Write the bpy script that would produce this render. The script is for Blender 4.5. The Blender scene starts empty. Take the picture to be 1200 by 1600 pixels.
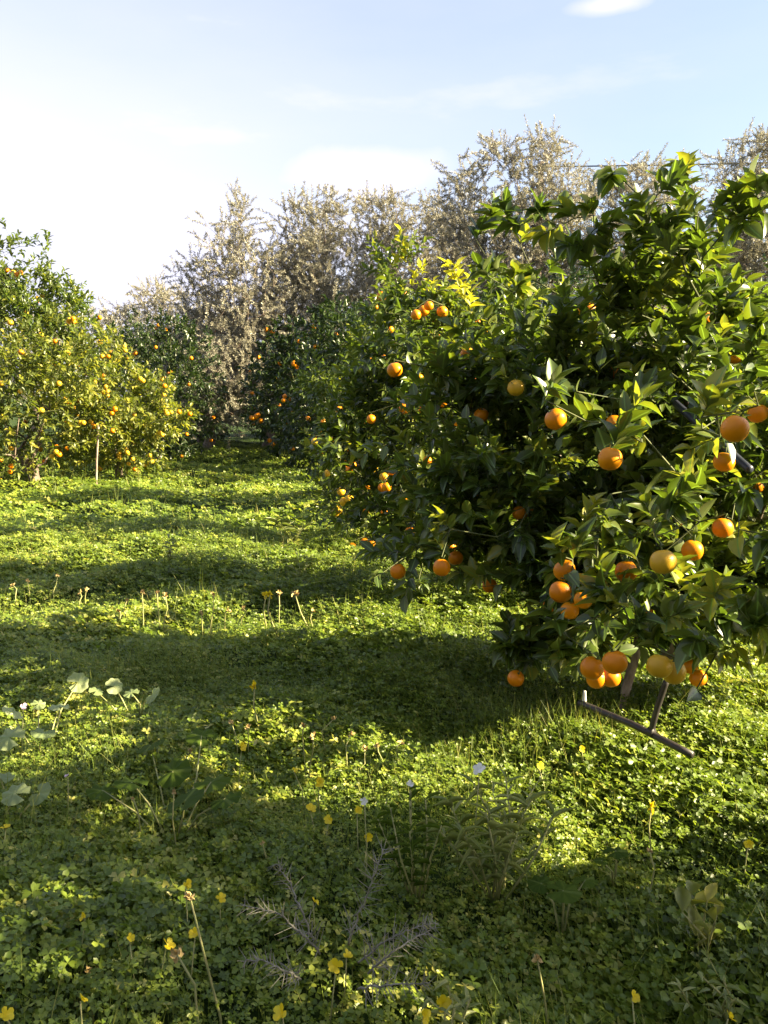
import bpy, math
import numpy as np
from mathutils import Vector, Matrix

# ------------------------------------------------------------------ camera, sky, sun, exposure
SC = bpy.context.scene
COL = SC.collection
F = 1300.0                      # focal length in photo pixels (photo is 1200 x 1600)
PITCH = math.radians(7.9)
CAMZ = 1.5
cam_d = bpy.data.cameras.new('camera')
cam = bpy.data.objects.new('camera', cam_d)
COL.objects.link(cam)
cam.location = (0, 0, CAMZ)
cam.rotation_euler = (math.radians(90) - PITCH, 0, 0)
cam_d.sensor_fit = 'VERTICAL'
cam_d.sensor_height = 24.0
cam_d.lens = 24.0 * F / 1600.0
cam_d.clip_start = 0.05
cam_d.clip_end = 2000
SC.camera = cam

SUN_EL = math.radians(28)
SUN_AZ = math.radians(99)      # clockwise from the viewing direction (+Y)
sv = Vector((math.sin(SUN_AZ) * math.cos(SUN_EL), math.cos(SUN_AZ) * math.cos(SUN_EL), math.sin(SUN_EL)))
sun_d = bpy.data.lights.new('sun', 'SUN')
sun_d.energy = 5.0
sun_d.angle = math.radians(0.5)
sun_d.color = (1.0, 0.85, 0.53)
sun = bpy.data.objects.new('sun', sun_d)
COL.objects.link(sun)
sun.rotation_euler = sv.to_track_quat('Z', 'Y').to_euler()
sun.location = (20, -5, 20)

SC.view_settings.view_transform = 'Standard'
SC.view_settings.look = 'None'
SC.view_settings.exposure = 2.6
SC.view_settings.gamma = 1.0
SC.cycles.max_bounces = 6
SC.cycles.diffuse_bounces = 3
SC.cycles.glossy_bounces = 2
SC.cycles.transmission_bounces = 3
SC.cycles.use_denoising = True

world = bpy.data.worlds.new('World')
SC.world = world
world.use_nodes = True
wt = world.node_tree
wt.nodes.clear()
w_out = wt.nodes.new('ShaderNodeOutputWorld')
w_bg = wt.nodes.new('ShaderNodeBackground')
w_sky = wt.nodes.new('ShaderNodeTexSky')
w_sky.sky_type = 'NISHITA'
w_sky.sun_disc = False
w_sky.sun_elevation = SUN_EL
w_sky.sun_rotation = SUN_AZ
w_sky.altitude = 50
w_sky.air_density = 1.0
w_sky.dust_density = 1.6
w_sky.ozone_density = 1.3
w_bg.inputs[1].default_value = 0.05
# thin high cloud: a veil thick low on the left, wisps higher up
tc = wt.nodes.new('ShaderNodeTexCoord')
sep = wt.nodes.new('ShaderNodeSeparateXYZ')
wt.links.new(tc.outputs['Generated'], sep.inputs[0])
mp = wt.nodes.new('ShaderNodeMapping')
mp.inputs['Scale'].default_value = (1.2, 1.2, 4.5)
mp.inputs['Location'].default_value = (0.9, 0.2, 0.75)
wt.links.new(tc.outputs['Generated'], mp.inputs[0])
nz = wt.nodes.new('ShaderNodeTexNoise')
nz.inputs['Scale'].default_value = 2.2
nz.inputs['Detail'].default_value = 7
nz.inputs['Roughness'].default_value = 0.55
wt.links.new(mp.outputs[0], nz.inputs['Vector'])


def wmath(op, a, b=None, clamp=False):
    n = wt.nodes.new('ShaderNodeMath')
    n.operation = op
    n.use_clamp = clamp
    for i, v in enumerate((a, b)):
        if v is None:
            continue
        if isinstance(v, (int, float)):
            n.inputs[i].default_value = v
        else:
            wt.links.new(v, n.inputs[i])
    return n.outputs[0]


# veil strength falls with height and towards the right
low = wmath('SUBTRACT', 1.08, wmath('MULTIPLY', sep.outputs['Z'], 2.2), True)
left = wmath('SUBTRACT', 0.36, wmath('MULTIPLY', sep.outputs['X'], 1.3), True)
veil = wmath('ADD', wmath('MULTIPLY', low, wmath('ADD', wmath('MULTIPLY', left, 1.5), 0.0)), 0.34)
wisp = wt.nodes.new('ShaderNodeMapRange')
wisp.inputs['From Min'].default_value = 0.56
wisp.inputs['From Max'].default_value = 0.72
wt.links.new(nz.outputs['Fac'], wisp.inputs['Value'])
wv = wmath('MULTIPLY', wisp.outputs[0], 0.35)
mask = wmath('ADD', wmath('ADD', veil, wmath('MULTIPLY', wmath('SUBTRACT', nz.outputs['Fac'], .5), .35)), wv, True)


def cloud(px, py, wx, wz, k):
    """one small soft cloud in a direction of the sky"""
    d = Vector(((px - 600) / F, math.cos(PITCH) + (800 - py) / F * math.sin(PITCH), -math.sin(PITCH) + (800 - py) / F * math.cos(PITCH))).normalized()
    v = wt.nodes.new('ShaderNodeVectorMath'); v.operation = 'SUBTRACT'
    wt.links.new(tc.outputs['Generated'], v.inputs[0]); v.inputs[1].default_value = d
    v2 = wt.nodes.new('ShaderNodeVectorMath'); v2.operation = 'MULTIPLY'
    wt.links.new(v.outputs[0], v2.inputs[0]); v2.inputs[1].default_value = (1 / wx, 1 / .3, 1 / wz)
    v3 = wt.nodes.new('ShaderNodeVectorMath'); v3.operation = 'LENGTH'
    wt.links.new(v2.outputs[0], v3.inputs[0])
    n2 = wt.nodes.new('ShaderNodeTexNoise'); n2.inputs['Scale'].default_value = 14; n2.inputs['Detail'].default_value = 6
    wt.links.new(tc.outputs['Generated'], n2.inputs['Vector'])
    r = wmath('SUBTRACT', wmath('ADD', 0.55, n2.outputs['Fac']), v3.outputs['Value'], True)
    return wmath('MULTIPLY', r, k)


mask = wmath('ADD', mask, wmath('ADD', cloud(570, 268, .10, .030, .9), cloud(950, 8, .045, .010, .9)), True)
mx = wt.nodes.new('ShaderNodeMix')
mx.data_type = 'RGBA'
wt.links.new(mask, mx.inputs['Factor'])
wt.links.new(w_sky.outputs[0], mx.inputs['A'])
mx.inputs['B'].default_value = (3.5, 3.5, 4.25, 1)
wt.links.new(mx.outputs['Result'], w_bg.inputs[0])
wt.links.new(w_bg.outputs[0], w_out.inputs[0])

# ------------------------------------------------------------------ helpers
R = np.random.default_rng(11)
cp, sp = math.cos(PITCH), math.sin(PITCH)


def project(P):
    v = P - np.array([0, 0, CAMZ])
    dep = v[:, 1] * cp - v[:, 2] * sp
    return 600 + F * v[:, 0] / dep, 800 - F * (v[:, 1] * sp + v[:, 2] * cp) / dep


def ray(px, py):
    u, v = (px - 600) / F, (800 - py) / F
    return np.array([u, cp + v * sp, -sp + v * cp])


def at(px, py, Y):
    """world point seen at photo pixel (px,py) and Y metres ahead"""
    d = ray(px, py)
    return np.array([0, 0, CAMZ]) + d * (Y / d[1])


def at_z(px, py, z=0.0):
    d = ray(px, py)
    t = (z - CAMZ) / d[2]
    return np.array([0, 0, CAMZ]) + d * t


_gr = np.random.default_rng(5)
_gw = [(_gr.normal(size=2) * k, _gr.uniform(0, 6.28), a) for k, a in
       ((1.1, .03), (1.3, .03), (1.7, .035), (2.2, .03), (2.8, .025), (3.6, .018), (4.6, .012))]


def ground(x, y):
    z = 0 * x
    for k, p, a in _gw:
        z = z + a * np.sin(k[0] * x * 0.7 + k[1] * y * 1.25 + p)
    # mounds are strongest in the middle of the lawn
    w = np.clip((y - 3.5) / 3, 0.25, 1) * np.clip((40 - y) / 15, 0, 1)
    return z * w


def nrm(a):
    return a / np.maximum(np.linalg.norm(a, axis=-1, keepdims=True), 1e-9)


def mesh_np(name, V, faces_flat, loop_start, mat, parent=None, attr=None, smooth=True, mats=None, mat_idx=None):
    me = bpy.data.meshes.new(name)
    V = np.ascontiguousarray(V, dtype=np.float32)
    me.vertices.add(len(V))
    me.vertices.foreach_set('co', V.ravel())
    me.loops.add(len(faces_flat))
    me.loops.foreach_set('vertex_index', np.ascontiguousarray(faces_flat, dtype=np.int32))
    me.polygons.add(len(loop_start))
    me.polygons.foreach_set('loop_start', np.ascontiguousarray(loop_start, dtype=np.int32))
    if smooth:
        me.polygons.foreach_set('use_smooth', np.ones(len(loop_start), dtype=bool))
    if attr is not None:
        a = me.attributes.new('lf', 'FLOAT_VECTOR', 'POINT')
        a.data.foreach_set('vector', np.ascontiguousarray(attr, dtype=np.float32).ravel())
    if mats:
        for m in mats:
            me.materials.append(m)
        me.polygons.foreach_set('material_index', np.ascontiguousarray(mat_idx, dtype=np.int32))
    else:
        me.materials.append(mat)
    me.update(calc_edges=True)
    o = bpy.data.objects.new(name, me)
    COL.objects.link(o)
    if parent is not None:
        o.parent = parent
        me.transform(parent.matrix_basis.inverted())
    return o


class Tmpl:
    def __init__(s, verts, faces):
        s.v = np.array(verts, float)
        s.flat = np.concatenate([np.array(f) for f in faces])
        s.start = np.cumsum([0] + [len(f) for f in faces])[:-1]
        s.nl = len(s.flat)


def leaf_tmpl(st, hw, fold=0.25, curl=0.25, tip=True):
    """stations st along the length, half widths hw; folded at the midrib, curling down"""
    n = len(st)
    V, c, l, r = [], [], [], []
    for i in range(n):
        z = -curl * st[i] ** 2
        c.append(len(V)); V.append((st[i], 0, z))
        if hw[i] > 0:
            l.append(len(V)); V.append((st[i], hw[i], z + fold * hw[i]))
            r.append(len(V)); V.append((st[i], -hw[i], z + fold * hw[i]))
        else:
            l.append(c[-1]); r.append(c[-1])
    Fc = []
    for i in range(n - 1):
        a = [c[i], c[i + 1], l[i + 1], l[i]]
        b = [c[i], r[i], r[i + 1], c[i + 1]]
        for q in (a, b):
            q2 = []
            for k in q:
                if k not in q2:
                    q2.append(k)
            if len(q2) > 2:
                Fc.append(q2)
    return Tmpl(V, Fc)


LEAF_HI = leaf_tmpl([0, .06, .22, .48, .75, 1], [.03, .13, .40, .5, .33, 0], .34, .26)
LEAF_MID = leaf_tmpl([0, .3, .65, 1], [0, .45, .42, 0], .34, .22)
LEAF_LO = Tmpl([(0, 0, 0), (.5, .5, .04), (1, 0, -.1), (.5, -.5, .04)], [[0, 3, 2, 1]])


def place(t, O, D, N, L, W, tint, name, mat, parent=None, smooth=True):
    """copies of template t as one mesh: origins O, length axis D, upper side N"""
    D = nrm(D)
    N = nrm(N - D * np.sum(N * D, 1, keepdims=True))
    S = np.cross(N, D)
    v = t.v[None]
    k = R.uniform(.3, 1.6, len(O))[:, None]
    P = (O[:, None] + D[:, None] * (v[..., 0:1] * L[:, None, None]) + S[:, None] * (v[..., 1:2] * W[:, None, None])
         + N[:, None] * ((v[..., 2] * k)[..., None] * L[:, None, None]))
    n, m = len(O), len(t.v)
    flat = (np.arange(n)[:, None] * m + t.flat[None]).ravel()
    start = (np.arange(n)[:, None] * t.nl + t.start[None]).ravel()
    at_ = np.empty((n, m, 3))
    at_[..., 0] = tint[:, None]
    at_[..., 1] = np.abs(t.v[:, 1])[None]
    at_[..., 2] = t.v[:, 0][None]
    return mesh_np(name, P.reshape(-1, 3), flat, start, mat, parent, at_.reshape(-1, 3), smooth)


def tubes(A, B, ra, rb, sides=5):
    """a tapered prism for each edge; returns verts, flat, start"""
    D = nrm(B - A)
    ref = np.where(np.abs(D[:, 2:3]) > .9, np.array([[1., 0, 0]]), np.array([[0, 0, 1.]]))
    U = nrm(np.cross(D, ref))
    Wv = np.cross(D, U)
    th = np.arange(sides) * 2 * math.pi / sides
    ring = np.cos(th)[None, :, None] * U[:, None] + np.sin(th)[None, :, None] * Wv[:, None]
    A2 = A - D * (ra[:, None] * .5)
    V = np.concatenate([A2[:, None] + ring * ra[:, None, None], B[:, None] + ring * rb[:, None, None]], 1)
    n = len(A)
    i = np.arange(sides); j = (i + 1) % sides
    f = np.stack([i, j, j + sides, i + sides], 1).ravel()
    flat = (np.arange(n)[:, None] * 2 * sides + f[None]).ravel()
    start = np.arange(n * sides) * 4
    return V.reshape(-1, 3), flat, start


def smooth_tube(pts, rad, sides=10, bump=0.0):
    """one lofted tube through the points, closed ends"""
    pts = np.array(pts, float); rad = np.array(rad, float)
    T = nrm(np.gradient(pts, axis=0))
    ref = np.array([0.31, 0.9, 0.17])
    V = []
    for p, r, t in zip(pts, rad, T):
        u = np.cross(t, ref); u /= np.linalg.norm(u); w = np.cross(t, u)
        for k in range(sides):
            a = 2 * math.pi * k / sides
            rr = r * (1 + bump * math.sin(3 * a + p[2] * 9) + R.uniform(-bump, bump) * .5)
            V.append(p + rr * (math.cos(a) * u + math.sin(a) * w))
    n = len(pts)
    Fc = []
    for i in range(n - 1):
        for k in range(sides):
            k2 = (k + 1) % sides
            Fc.append([i * sides + k, i * sides + k2, (i + 1) * sides + k2, (i + 1) * sides + k])
    Fc.append(list(range(sides))[::-1]); Fc.append([(n - 1) * sides + k for k in range(sides)])
    return np.array(V), Fc


class MB:
    """collects pieces that become one mesh"""
    def __init__(s): s.V, s.f, s.n = [], [], 0; s.l, s.st, s.mi = 0, [], []
    def add(s, V, faces, mi=0):
        V = np.array(V, float)
        for q in faces:
            s.st.append(s.l); s.l += len(q); s.f.append(np.array(q) + s.n); s.mi.append(mi)
        s.V.append(V); s.n += len(V)
        return s
    def addflat(s, V, flat, start, mi=0):
        s.f.append(flat + s.n); s.st.extend((start + s.l).tolist()); s.mi.extend([mi] * len(start))
        s.l += len(flat); s.V.append(V); s.n += len(V)
        return s
    def build(s, name, mats, parent=None, smooth=True, attr=None):
        V = np.concatenate(s.V); fl = np.concatenate(s.f)
        if not isinstance(mats, list): mats = [mats]
        return mesh_np(name, V, fl, s.st, None, parent, attr, smooth, mats, s.mi)


def tag(o, label=None, cat=None, group=None, kind=None):
    if label: o['label'] = label
    if cat: o['category'] = cat
    if group: o['group'] = group
    if kind: o['kind'] = kind
    return o


def thing(name, loc, label, cat, group=None):
    o = bpy.data.objects.new(name, None)
    o.empty_display_size = .1
    COL.objects.link(o)
    o.location = Vector([float(c) for c in loc])
    return tag(o, label, cat, group)


# ------------------------------------------------------------------ materials
def mat_new(name):
    m = bpy.data.materials.new(name)
    m.use_nodes = True
    nt = m.node_tree
    nt.nodes.clear()
    out = nt.nodes.new('ShaderNodeOutputMaterial')
    return m, nt, out


def ramp(nt, fac, stops):
    r = nt.nodes.new('ShaderNodeValToRGB')
    cr = r.color_ramp
    while len(cr.elements) < len(stops):
        cr.elements.new(.5)
    for e, (p, c) in zip(cr.elements, stops):
        e.position = p; e.color = (*c, 1)
    nt.links.new(fac, r.inputs[0])
    return r.outputs[0]


def mixc(nt, fac, a, b):
    n = nt.nodes.new('ShaderNodeMix'); n.data_type = 'RGBA'
    for key, v in (('Factor', fac), ('A', a), ('B', b)):
        s = n.inputs[key] if key != 'Factor' else n.inputs[0]
        if isinstance(v, (int, float)): s.default_value = v
        elif isinstance(v, tuple): s.default_value = (*v, 1)
        else: nt.links.new(v, s)
    return n.outputs['Result']


def leaf_mat(name, stops, under, transl, tfac, rough, rib=None, spec=.5, noise_scale=0):
    m, nt, out = mat_new(name)
    a = nt.nodes.new('ShaderNodeAttribute'); a.attribute_name = 'lf'
    s = nt.nodes.new('ShaderNodeSeparateXYZ'); nt.links.new(a.outputs['Vector'], s.inputs[0])
    c = ramp(nt, s.outputs['X'], stops)
    if rib:
        mr = nt.nodes.new('ShaderNodeMapRange')
        mr.inputs['From Min'].default_value = 0.02; mr.inputs['From Max'].default_value = .07
        mr.inputs['To Min'].default_value = 1; mr.inputs['To Max'].default_value = 0
        nt.links.new(s.outputs['Y'], mr.inputs['Value'])
        c = mixc(nt, mr.outputs[0], c, rib)
    geo = nt.nodes.new('ShaderNodeNewGeometry')
    c2 = mixc(nt, geo.outputs['Backfacing'], c, under)
    b = nt.nodes.new('ShaderNodeBsdfPrincipled')
    nt.links.new(c2, b.inputs['Base Color'])
    b.inputs['Roughness'].default_value = rough
    b.inputs['Specular IOR Level'].default_value = spec
    t = nt.nodes.new('ShaderNodeBsdfTranslucent')
    tcx = nt.nodes.new('ShaderNodeMix'); tcx.data_type = 'RGBA'; tcx.blend_type = 'MULTIPLY'
    tcx.inputs[0].default_value = 1
    nt.links.new(c, tcx.inputs['A']); tcx.inputs['B'].default_value = (*transl, 1)
    nt.links.new(tcx.outputs['Result'], t.inputs['Color'])
    mx = nt.nodes.new('ShaderNodeMixShader'); mx.inputs[0].default_value = tfac
    nt.links.new(b.outputs[0], mx.inputs[1]); nt.links.new(t.outputs[0], mx.inputs[2])
    nt.links.new(mx.outputs[0], out.inputs[0])
    return m


def solid_mat(name, c1, c2, scale, rough, spec=.4, bump=0, detail=5, stretch=(1, 1, 1), metallic=0):
    m, nt, out = mat_new(name)
    tcn = nt.nodes.new('ShaderNodeTexCoord')
    mpn = nt.nodes.new('ShaderNodeMapping'); mpn.inputs['Scale'].default_value = stretch
    nt.links.new(tcn.outputs['Object'], mpn.inputs[0])
    n = nt.nodes.new('ShaderNodeTexNoise'); n.inputs['Scale'].default_value = scale; n.inputs['Detail'].default_value = detail
    nt.links.new(mpn.outputs[0], n.inputs['Vector'])
    c = ramp(nt, n.outputs['Fac'], [(.35, c1), (.65, c2)])
    b = nt.nodes.new('ShaderNodeBsdfPrincipled')
    nt.links.new(c, b.inputs['Base Color'])
    b.inputs['Roughness'].default_value = rough
    b.inputs['Specular IOR Level'].default_value = spec
    b.inputs['Metallic'].default_value = metallic
    if bump:
        bn = nt.nodes.new('ShaderNodeBump'); bn.inputs['Strength'].default_value = bump
        bn.inputs['Distance'].default_value = .02
        nt.links.new(n.outputs['Fac'], bn.inputs['Height']); nt.links.new(bn.outputs[0], b.inputs['Normal'])
    nt.links.new(b.outputs[0], out.inputs[0])
    return m


M = {}
M['citrus'] = leaf_mat('citrus_leaf', [(0, (.026, .046, .008)), (.45, (.055, .082, .011)), (.8, (.10, .125, .016)), (1, (.20, .20, .03))],
                       (.10, .125, .04), (2.9, 2.9, 1.0), .28, .33, rib=(.12, .19, .05), spec=.55)
M['citrus_shade_tint'] = leaf_mat('citrus_leaf_shade_tint', [(0, (.010, .022, .005)), (.6, (.019, .036, .008)), (1, (.045, .068, .014))],
                            (.05, .08, .025), (2.4, 2.6, 1.0), .15, .38, spec=.5)  # citrus leaf colours darkened: shade of the back trees is painted in
M['citrus_light'] = leaf_mat('citrus_leaf_light', [(0, (.045, .065, .010)), (.45, (.115, .135, .018)), (.8, (.19, .19, .028)), (1, (.32, .28, .045))],
                             (.11, .14, .045), (2.2, 2.4, 1.0), .30, .42, spec=.4)
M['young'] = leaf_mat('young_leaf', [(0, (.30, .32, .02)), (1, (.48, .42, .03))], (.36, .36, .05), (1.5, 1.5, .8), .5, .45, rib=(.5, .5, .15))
M['olive'] = leaf_mat('olive_leaf', [(0, (.15, .145, .11)), (.5, (.27, .255, .195)), (1, (.40, .37, .29))],
                      (.32, .31, .25), (1.3, 1.25, 1.0), .22, .45, spec=.45)
M['cover'] = leaf_mat('clover_leaf', [(0, (.050, .078, .012)), (.45, (.122, .180, .020)), (.85, (.24, .275, .035)), (1, (.38, .36, .09))],
                      (.10, .15, .035), (1.9, 1.9, 1.0), .34, .42, spec=.45)
M['grass'] = leaf_mat('grass_blade', [(0, (.08, .13, .02)), (.6, (.17, .22, .035)), (1, (.33, .30, .10))],
                      (.12, .15, .04), (1.8, 1.9, .9), .3, .5, spec=.3)
M['mallow'] = leaf_mat('mallow_leaf', [(0, (.16, .21, .08)), (1, (.32, .36, .19))], (.16, .22, .11), (1.8, 2.0, 1.0), .3, .6, rib=(.22, .28, .13), spec=.3)
M['broad'] = leaf_mat('broad_leaf', [(0, (.035, .065, .008)), (1, (.075, .115, .014))], (.07, .11, .02), (2.4, 2.4, .8), .3, .7, rib=(.10, .14, .03), spec=.12)
M['weed'] = leaf_mat('weed_leaf', [(0, (.12, .17, .035)), (1, (.30, .32, .11))], (.25, .27, .12), (1.6, 1.6, .9), .3, .45, rib=(.35, .36, .16))
M['petal'] = leaf_mat('yellow_petal', [(0, (.72, .55, .01)), (1, (.85, .68, .02))], (.75, .60, .02), (1.0, 1.0, .8), .4, .5)
M['white_petal'] = leaf_mat('white_petal', [(0, (.75, .74, .68)), (1, (.85, .84, .8))], (.8, .8, .76), (1, 1, 1), .3, .5)
M['pink_petal'] = leaf_mat('pink_petal', [(0, (.7, .5, .62)), (1, (.8, .65, .75))], (.75, .6, .7), (1, 1, 1), .3, .5)
M['bark'] = solid_mat('citrus_bark', (.07, .05, .04), (.20, .15, .12), 9, .85, bump=.6, stretch=(1, 1, .35))
M['twig'] = solid_mat('green_twig', (.05, .065, .02), (.11, .12, .045), 12, .7)
M['olive_bark'] = solid_mat('olive_bark', (.10, .075, .06), (.25, .19, .15), 5, .9, bump=.7, stretch=(1, 1, .3))
M['dry'] = solid_mat('dry_twig', (.15, .14, .11), (.29, .27, .22), 30, .8)
M['stalk'] = solid_mat('pale_stalk', (.22, .24, .08), (.36, .33, .14), 25, .6)
M['seed'] = solid_mat('seed_head', (.34, .22, .08), (.5, .38, .16), 60, .8)
M['stake'] = solid_mat('weathered_wood', (.20, .14, .12), (.38, .29, .25), 14, .85, bump=.5, stretch=(3, 3, .5))
M['pipe'] = solid_mat('black_pipe', (.018, .014, .016), (.035, .028, .028), 20, .45, spec=.5)
M['bluepipe'] = solid_mat('blue_black_pipe', (.016, .019, .035), (.03, .033, .055), 20, .38, spec=.5)
M['wire'] = solid_mat('wire_rubber', (.05, .07, .10), (.07, .09, .13), 3, .6)
M['metal'] = solid_mat('pale_fitting', (.45, .43, .42), (.6, .58, .55), 8, .5)
M['calyx'] = solid_mat('calyx_green', (.05, .08, .02), (.09, .12, .03), 40, .7)


def orange_mat(name, a, b_, rough=.36):
    m, nt, out = mat_new(name)
    tcn = nt.nodes.new('ShaderNodeTexCoord')
    n = nt.nodes.new('ShaderNodeTexNoise'); n.inputs['Scale'].default_value = 22; n.inputs['Detail'].default_value = 3
    nt.links.new(tcn.outputs['Object'], n.inputs['Vector'])
    oi = nt.nodes.new('ShaderNodeObjectInfo')
    base = ramp(nt, oi.outputs['Random'], [(0, a), (1, b_)])
    c = mixc(nt, n.outputs['Fac'], base, tuple(k * .8 for k in a))
    v = nt.nodes.new('ShaderNodeTexVoronoi'); v.inputs['Scale'].default_value = 420
    nt.links.new(tcn.outputs['Object'], v.inputs['Vector'])
    bn = nt.nodes.new('ShaderNodeBump'); bn.inputs['Strength'].default_value = .35; bn.inputs['Distance'].default_value = .0008
    nt.links.new(v.outputs['Distance'], bn.inputs['Height'])
    b = nt.nodes.new('ShaderNodeBsdfPrincipled')
    nt.links.new(c, b.inputs['Base Color']); nt.links.new(bn.outputs[0], b.inputs['Normal'])
    b.inputs['Roughness'].default_value = rough
    b.inputs['Subsurface Weight'].default_value = .04
    b.inputs['Specular IOR Level'].default_value = .3
    b.inputs['Subsurface Scale'].default_value = .01
    b.inputs['Subsurface Radius'].default_value = (1, .4, .1)
    nt.links.new(b.outputs[0], out.inputs[0])
    return m


M['orange'] = orange_mat('orange_peel', (.68, .20, .002), (.78, .31, .003), .38)
M['amber'] = orange_mat('unripe_orange_peel', (.60, .34, .02), (.72, .42, .03))

# ------------------------------------------------------------------ ground
def soil_mat():
    m, nt, out = mat_new('soil_and_moss')
    tcn = nt.nodes.new('ShaderNodeTexCoord')
    n = nt.nodes.new('ShaderNodeTexNoise'); n.inputs['Scale'].default_value = 3.5; n.inputs['Detail'].default_value = 9
    nt.links.new(tcn.outputs['Object'], n.inputs['Vector'])
    n2 = nt.nodes.new('ShaderNodeTexNoise'); n2.inputs['Scale'].default_value = 60; n2.inputs['Detail'].default_value = 6
    nt.links.new(tcn.outputs['Object'], n2.inputs['Vector'])
    c = ramp(nt, n.outputs['Fac'], [(.3, (.025, .045, .010)), (.55, (.05, .085, .016)), (.75, (.055, .05, .025))])
    c = mixc(nt, n2.outputs['Fac'], c, (.02, .035, .008))
    bn = nt.nodes.new('ShaderNodeBump'); bn.inputs['Strength'].default_value = .8; bn.inputs['Distance'].default_value = .03
    nt.links.new(n2.outputs['Fac'], bn.inputs['Height'])
    b = nt.nodes.new('ShaderNodeBsdfPrincipled'); b.inputs['Roughness'].default_value = .95
    b.inputs['Specular IOR Level'].default_value = .1
    nt.links.new(c, b.inputs['Base Color']); nt.links.new(bn.outputs[0], b.inputs['Normal'])
    nt.links.new(b.outputs[0], out.inputs[0])
    return m


def axis(near, step, far, k):
    a = [0.0]
    s = step
    while a[-1] < far:
        if a[-1] > near: s *= k
        a.append(a[-1] + s)
    return np.array(a)


ax = axis(12, .16, 600, 1.25)
xs = np.concatenate([-ax[::-1][:-1], ax])
ys = np.concatenate([-axis(3, .25, 200, 1.4)[::-1][:-1], axis(26, .16, 900, 1.25)])
GX, GY = np.meshgrid(xs, ys)
GZ = ground(GX, GY)
nx, ny = len(xs), len(ys)
idx = np.arange(nx * ny).reshape(ny, nx)
q = np.stack([idx[:-1, :-1], idx[:-1, 1:], idx[1:, 1:], idx[1:, :-1]], -1).reshape(-1, 4)
g = mesh_np('ground', np.stack([GX, GY, GZ], -1).reshape(-1, 3), q.ravel(), np.arange(len(q)) * 4, soil_mat())
tag(g, 'dark earth of the orchard floor under the green cover', 'ground', kind='structure')

# ------------------------------------------------------------------ ground cover (clover), one mass nobody could count
def canopy(x, y):
    h = .105 + .018 * np.sin(x * 17 + 3 * np.sin(y * 5)) * np.sin(y * 19 + 2 * np.sin(x * 6)) + .035 * np.sin(x * 2.1 + y * 1.3 + 1) + .03 * np.sin(x * 3.7 - y * 4.4) + .025 * np.sin(x * 7.3 + y * 6.1 + 2)
    return np.clip(h, .04, .25)


def patch_tint(x, y):
    return (.47 + .10 * np.sin(x * 1.7 + y * .9) + .07 * np.sin(x * 4.1 - y * 3.3 + 1) + .08 * np.sin(x * 9 + y * 11))


# one leaflet of the clover: heart shaped, folded
LFT = Tmpl([(0, 0, 0), (.55, .42, .14), (1, .34, .05), (.86, 0, -.03), (1, -.34, .05), (.55, -.42, .14)],
           [[0, 3, 2, 1], [0, 5, 4, 3]])


def clover(n, y0, y1, margin, size, lo, lod):
    y = np.sqrt(R.uniform(y0 ** 2, y1 ** 2, n)) if y0 > 0 else R.uniform(y0, y1, n)
    hw = .47 * y + margin
    x = R.uniform(-1, 1, n) * hw
    u = R.random(n)
    z = ground(x, y) + canopy(x, y) * (lo + (1 - lo) * np.sqrt(u)) + np.where(R.random(n) < .12, R.uniform(0, .05, n), 0)
    sz = size * R.uniform(.5, 1.45, n) * (1 + .45 * np.sin(x * 2.3 + 1.7 * y) * np.sin(y * 3.1 - x))
    # tilt of the whole leaf
    up = nrm(np.stack([R.normal(0, .45, n) + .45, R.normal(0, .45, n) - .08, np.ones(n)], -1))
    a0 = R.uniform(0, 6.28, n)
    tint = np.clip(patch_tint(x, y) + R.normal(0, .20, n), 0, 1)
    Os, Ds, Ns, Ls, Ts = [], [], [], [], []
    for k in range(3):
        a = a0 + k * 2.094
        d = np.stack([np.cos(a), np.sin(a), R.normal(.0, .22, n)], -1)
        d = d - up * np.sum(d * up, 1, keepdims=True) * .8
        Os.append(np.stack([x, y, z], -1)); Ds.append(d); Ns.append(up + .25 * R.normal(size=(n, 3))); Ls.append(sz); Ts.append(tint)
    O, D, N, L, T = map(np.concatenate, (Os, Ds, Ns, Ls, Ts))
    return O, D, N, L, T


parts = []
for args in ((175000, .8, 4.4, 2.3, .0145, .2, 0), (140000, 4.4, 9, 2.8, .020, .35, 0), (105000, 9, 25, 4.0, .036, .5, 0)):
    parts.append(clover(*args))
O, D, N, L, T = map(np.concatenate, zip(*parts))
cov = place(LFT, O, D, N, L, L, T, 'ground_cover', M['cover'], smooth=False)
tag(cov, 'low leafy clover carpeting the whole orchard floor', 'ground cover', kind='stuff')

# grass blades and leaf stalks through the clover
BL = Tmpl([(0, -.5, 0), (0, .5, 0), (.55, .35, -.05), (.55, -.35, -.05), (1, 0, -.22)], [[0, 3, 2, 1], [3, 4, 2]])


def blades(n, y0, y1, margin, ln, wd):
    y = np.sqrt(R.uniform(y0 ** 2, y1 ** 2, n)); x = R.uniform(-1, 1, n) * (.47 * y + margin)
    z = ground(x, y)
    d = np.stack([R.normal(0, .28, n), R.normal(0, .28, n), np.ones(n)], -1)
    nn = np.stack([R.normal(size=n), R.normal(size=n), .2 * np.ones(n)], -1)
    L = (canopy(x, y) + .03) * ln * R.uniform(.6, 1.5, n) * (1 + .45 * np.clip(np.sin(x * 2.7 - y * 1.9) * np.sin(y * 2.2 + x * 1.1), 0, 1)) / .13
    return np.stack([x, y, z], -1), d, nn, L, np.full(n, wd) * R.uniform(.6, 1.4, n), np.clip(R.normal(.55, .25, n), 0, 1)


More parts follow.
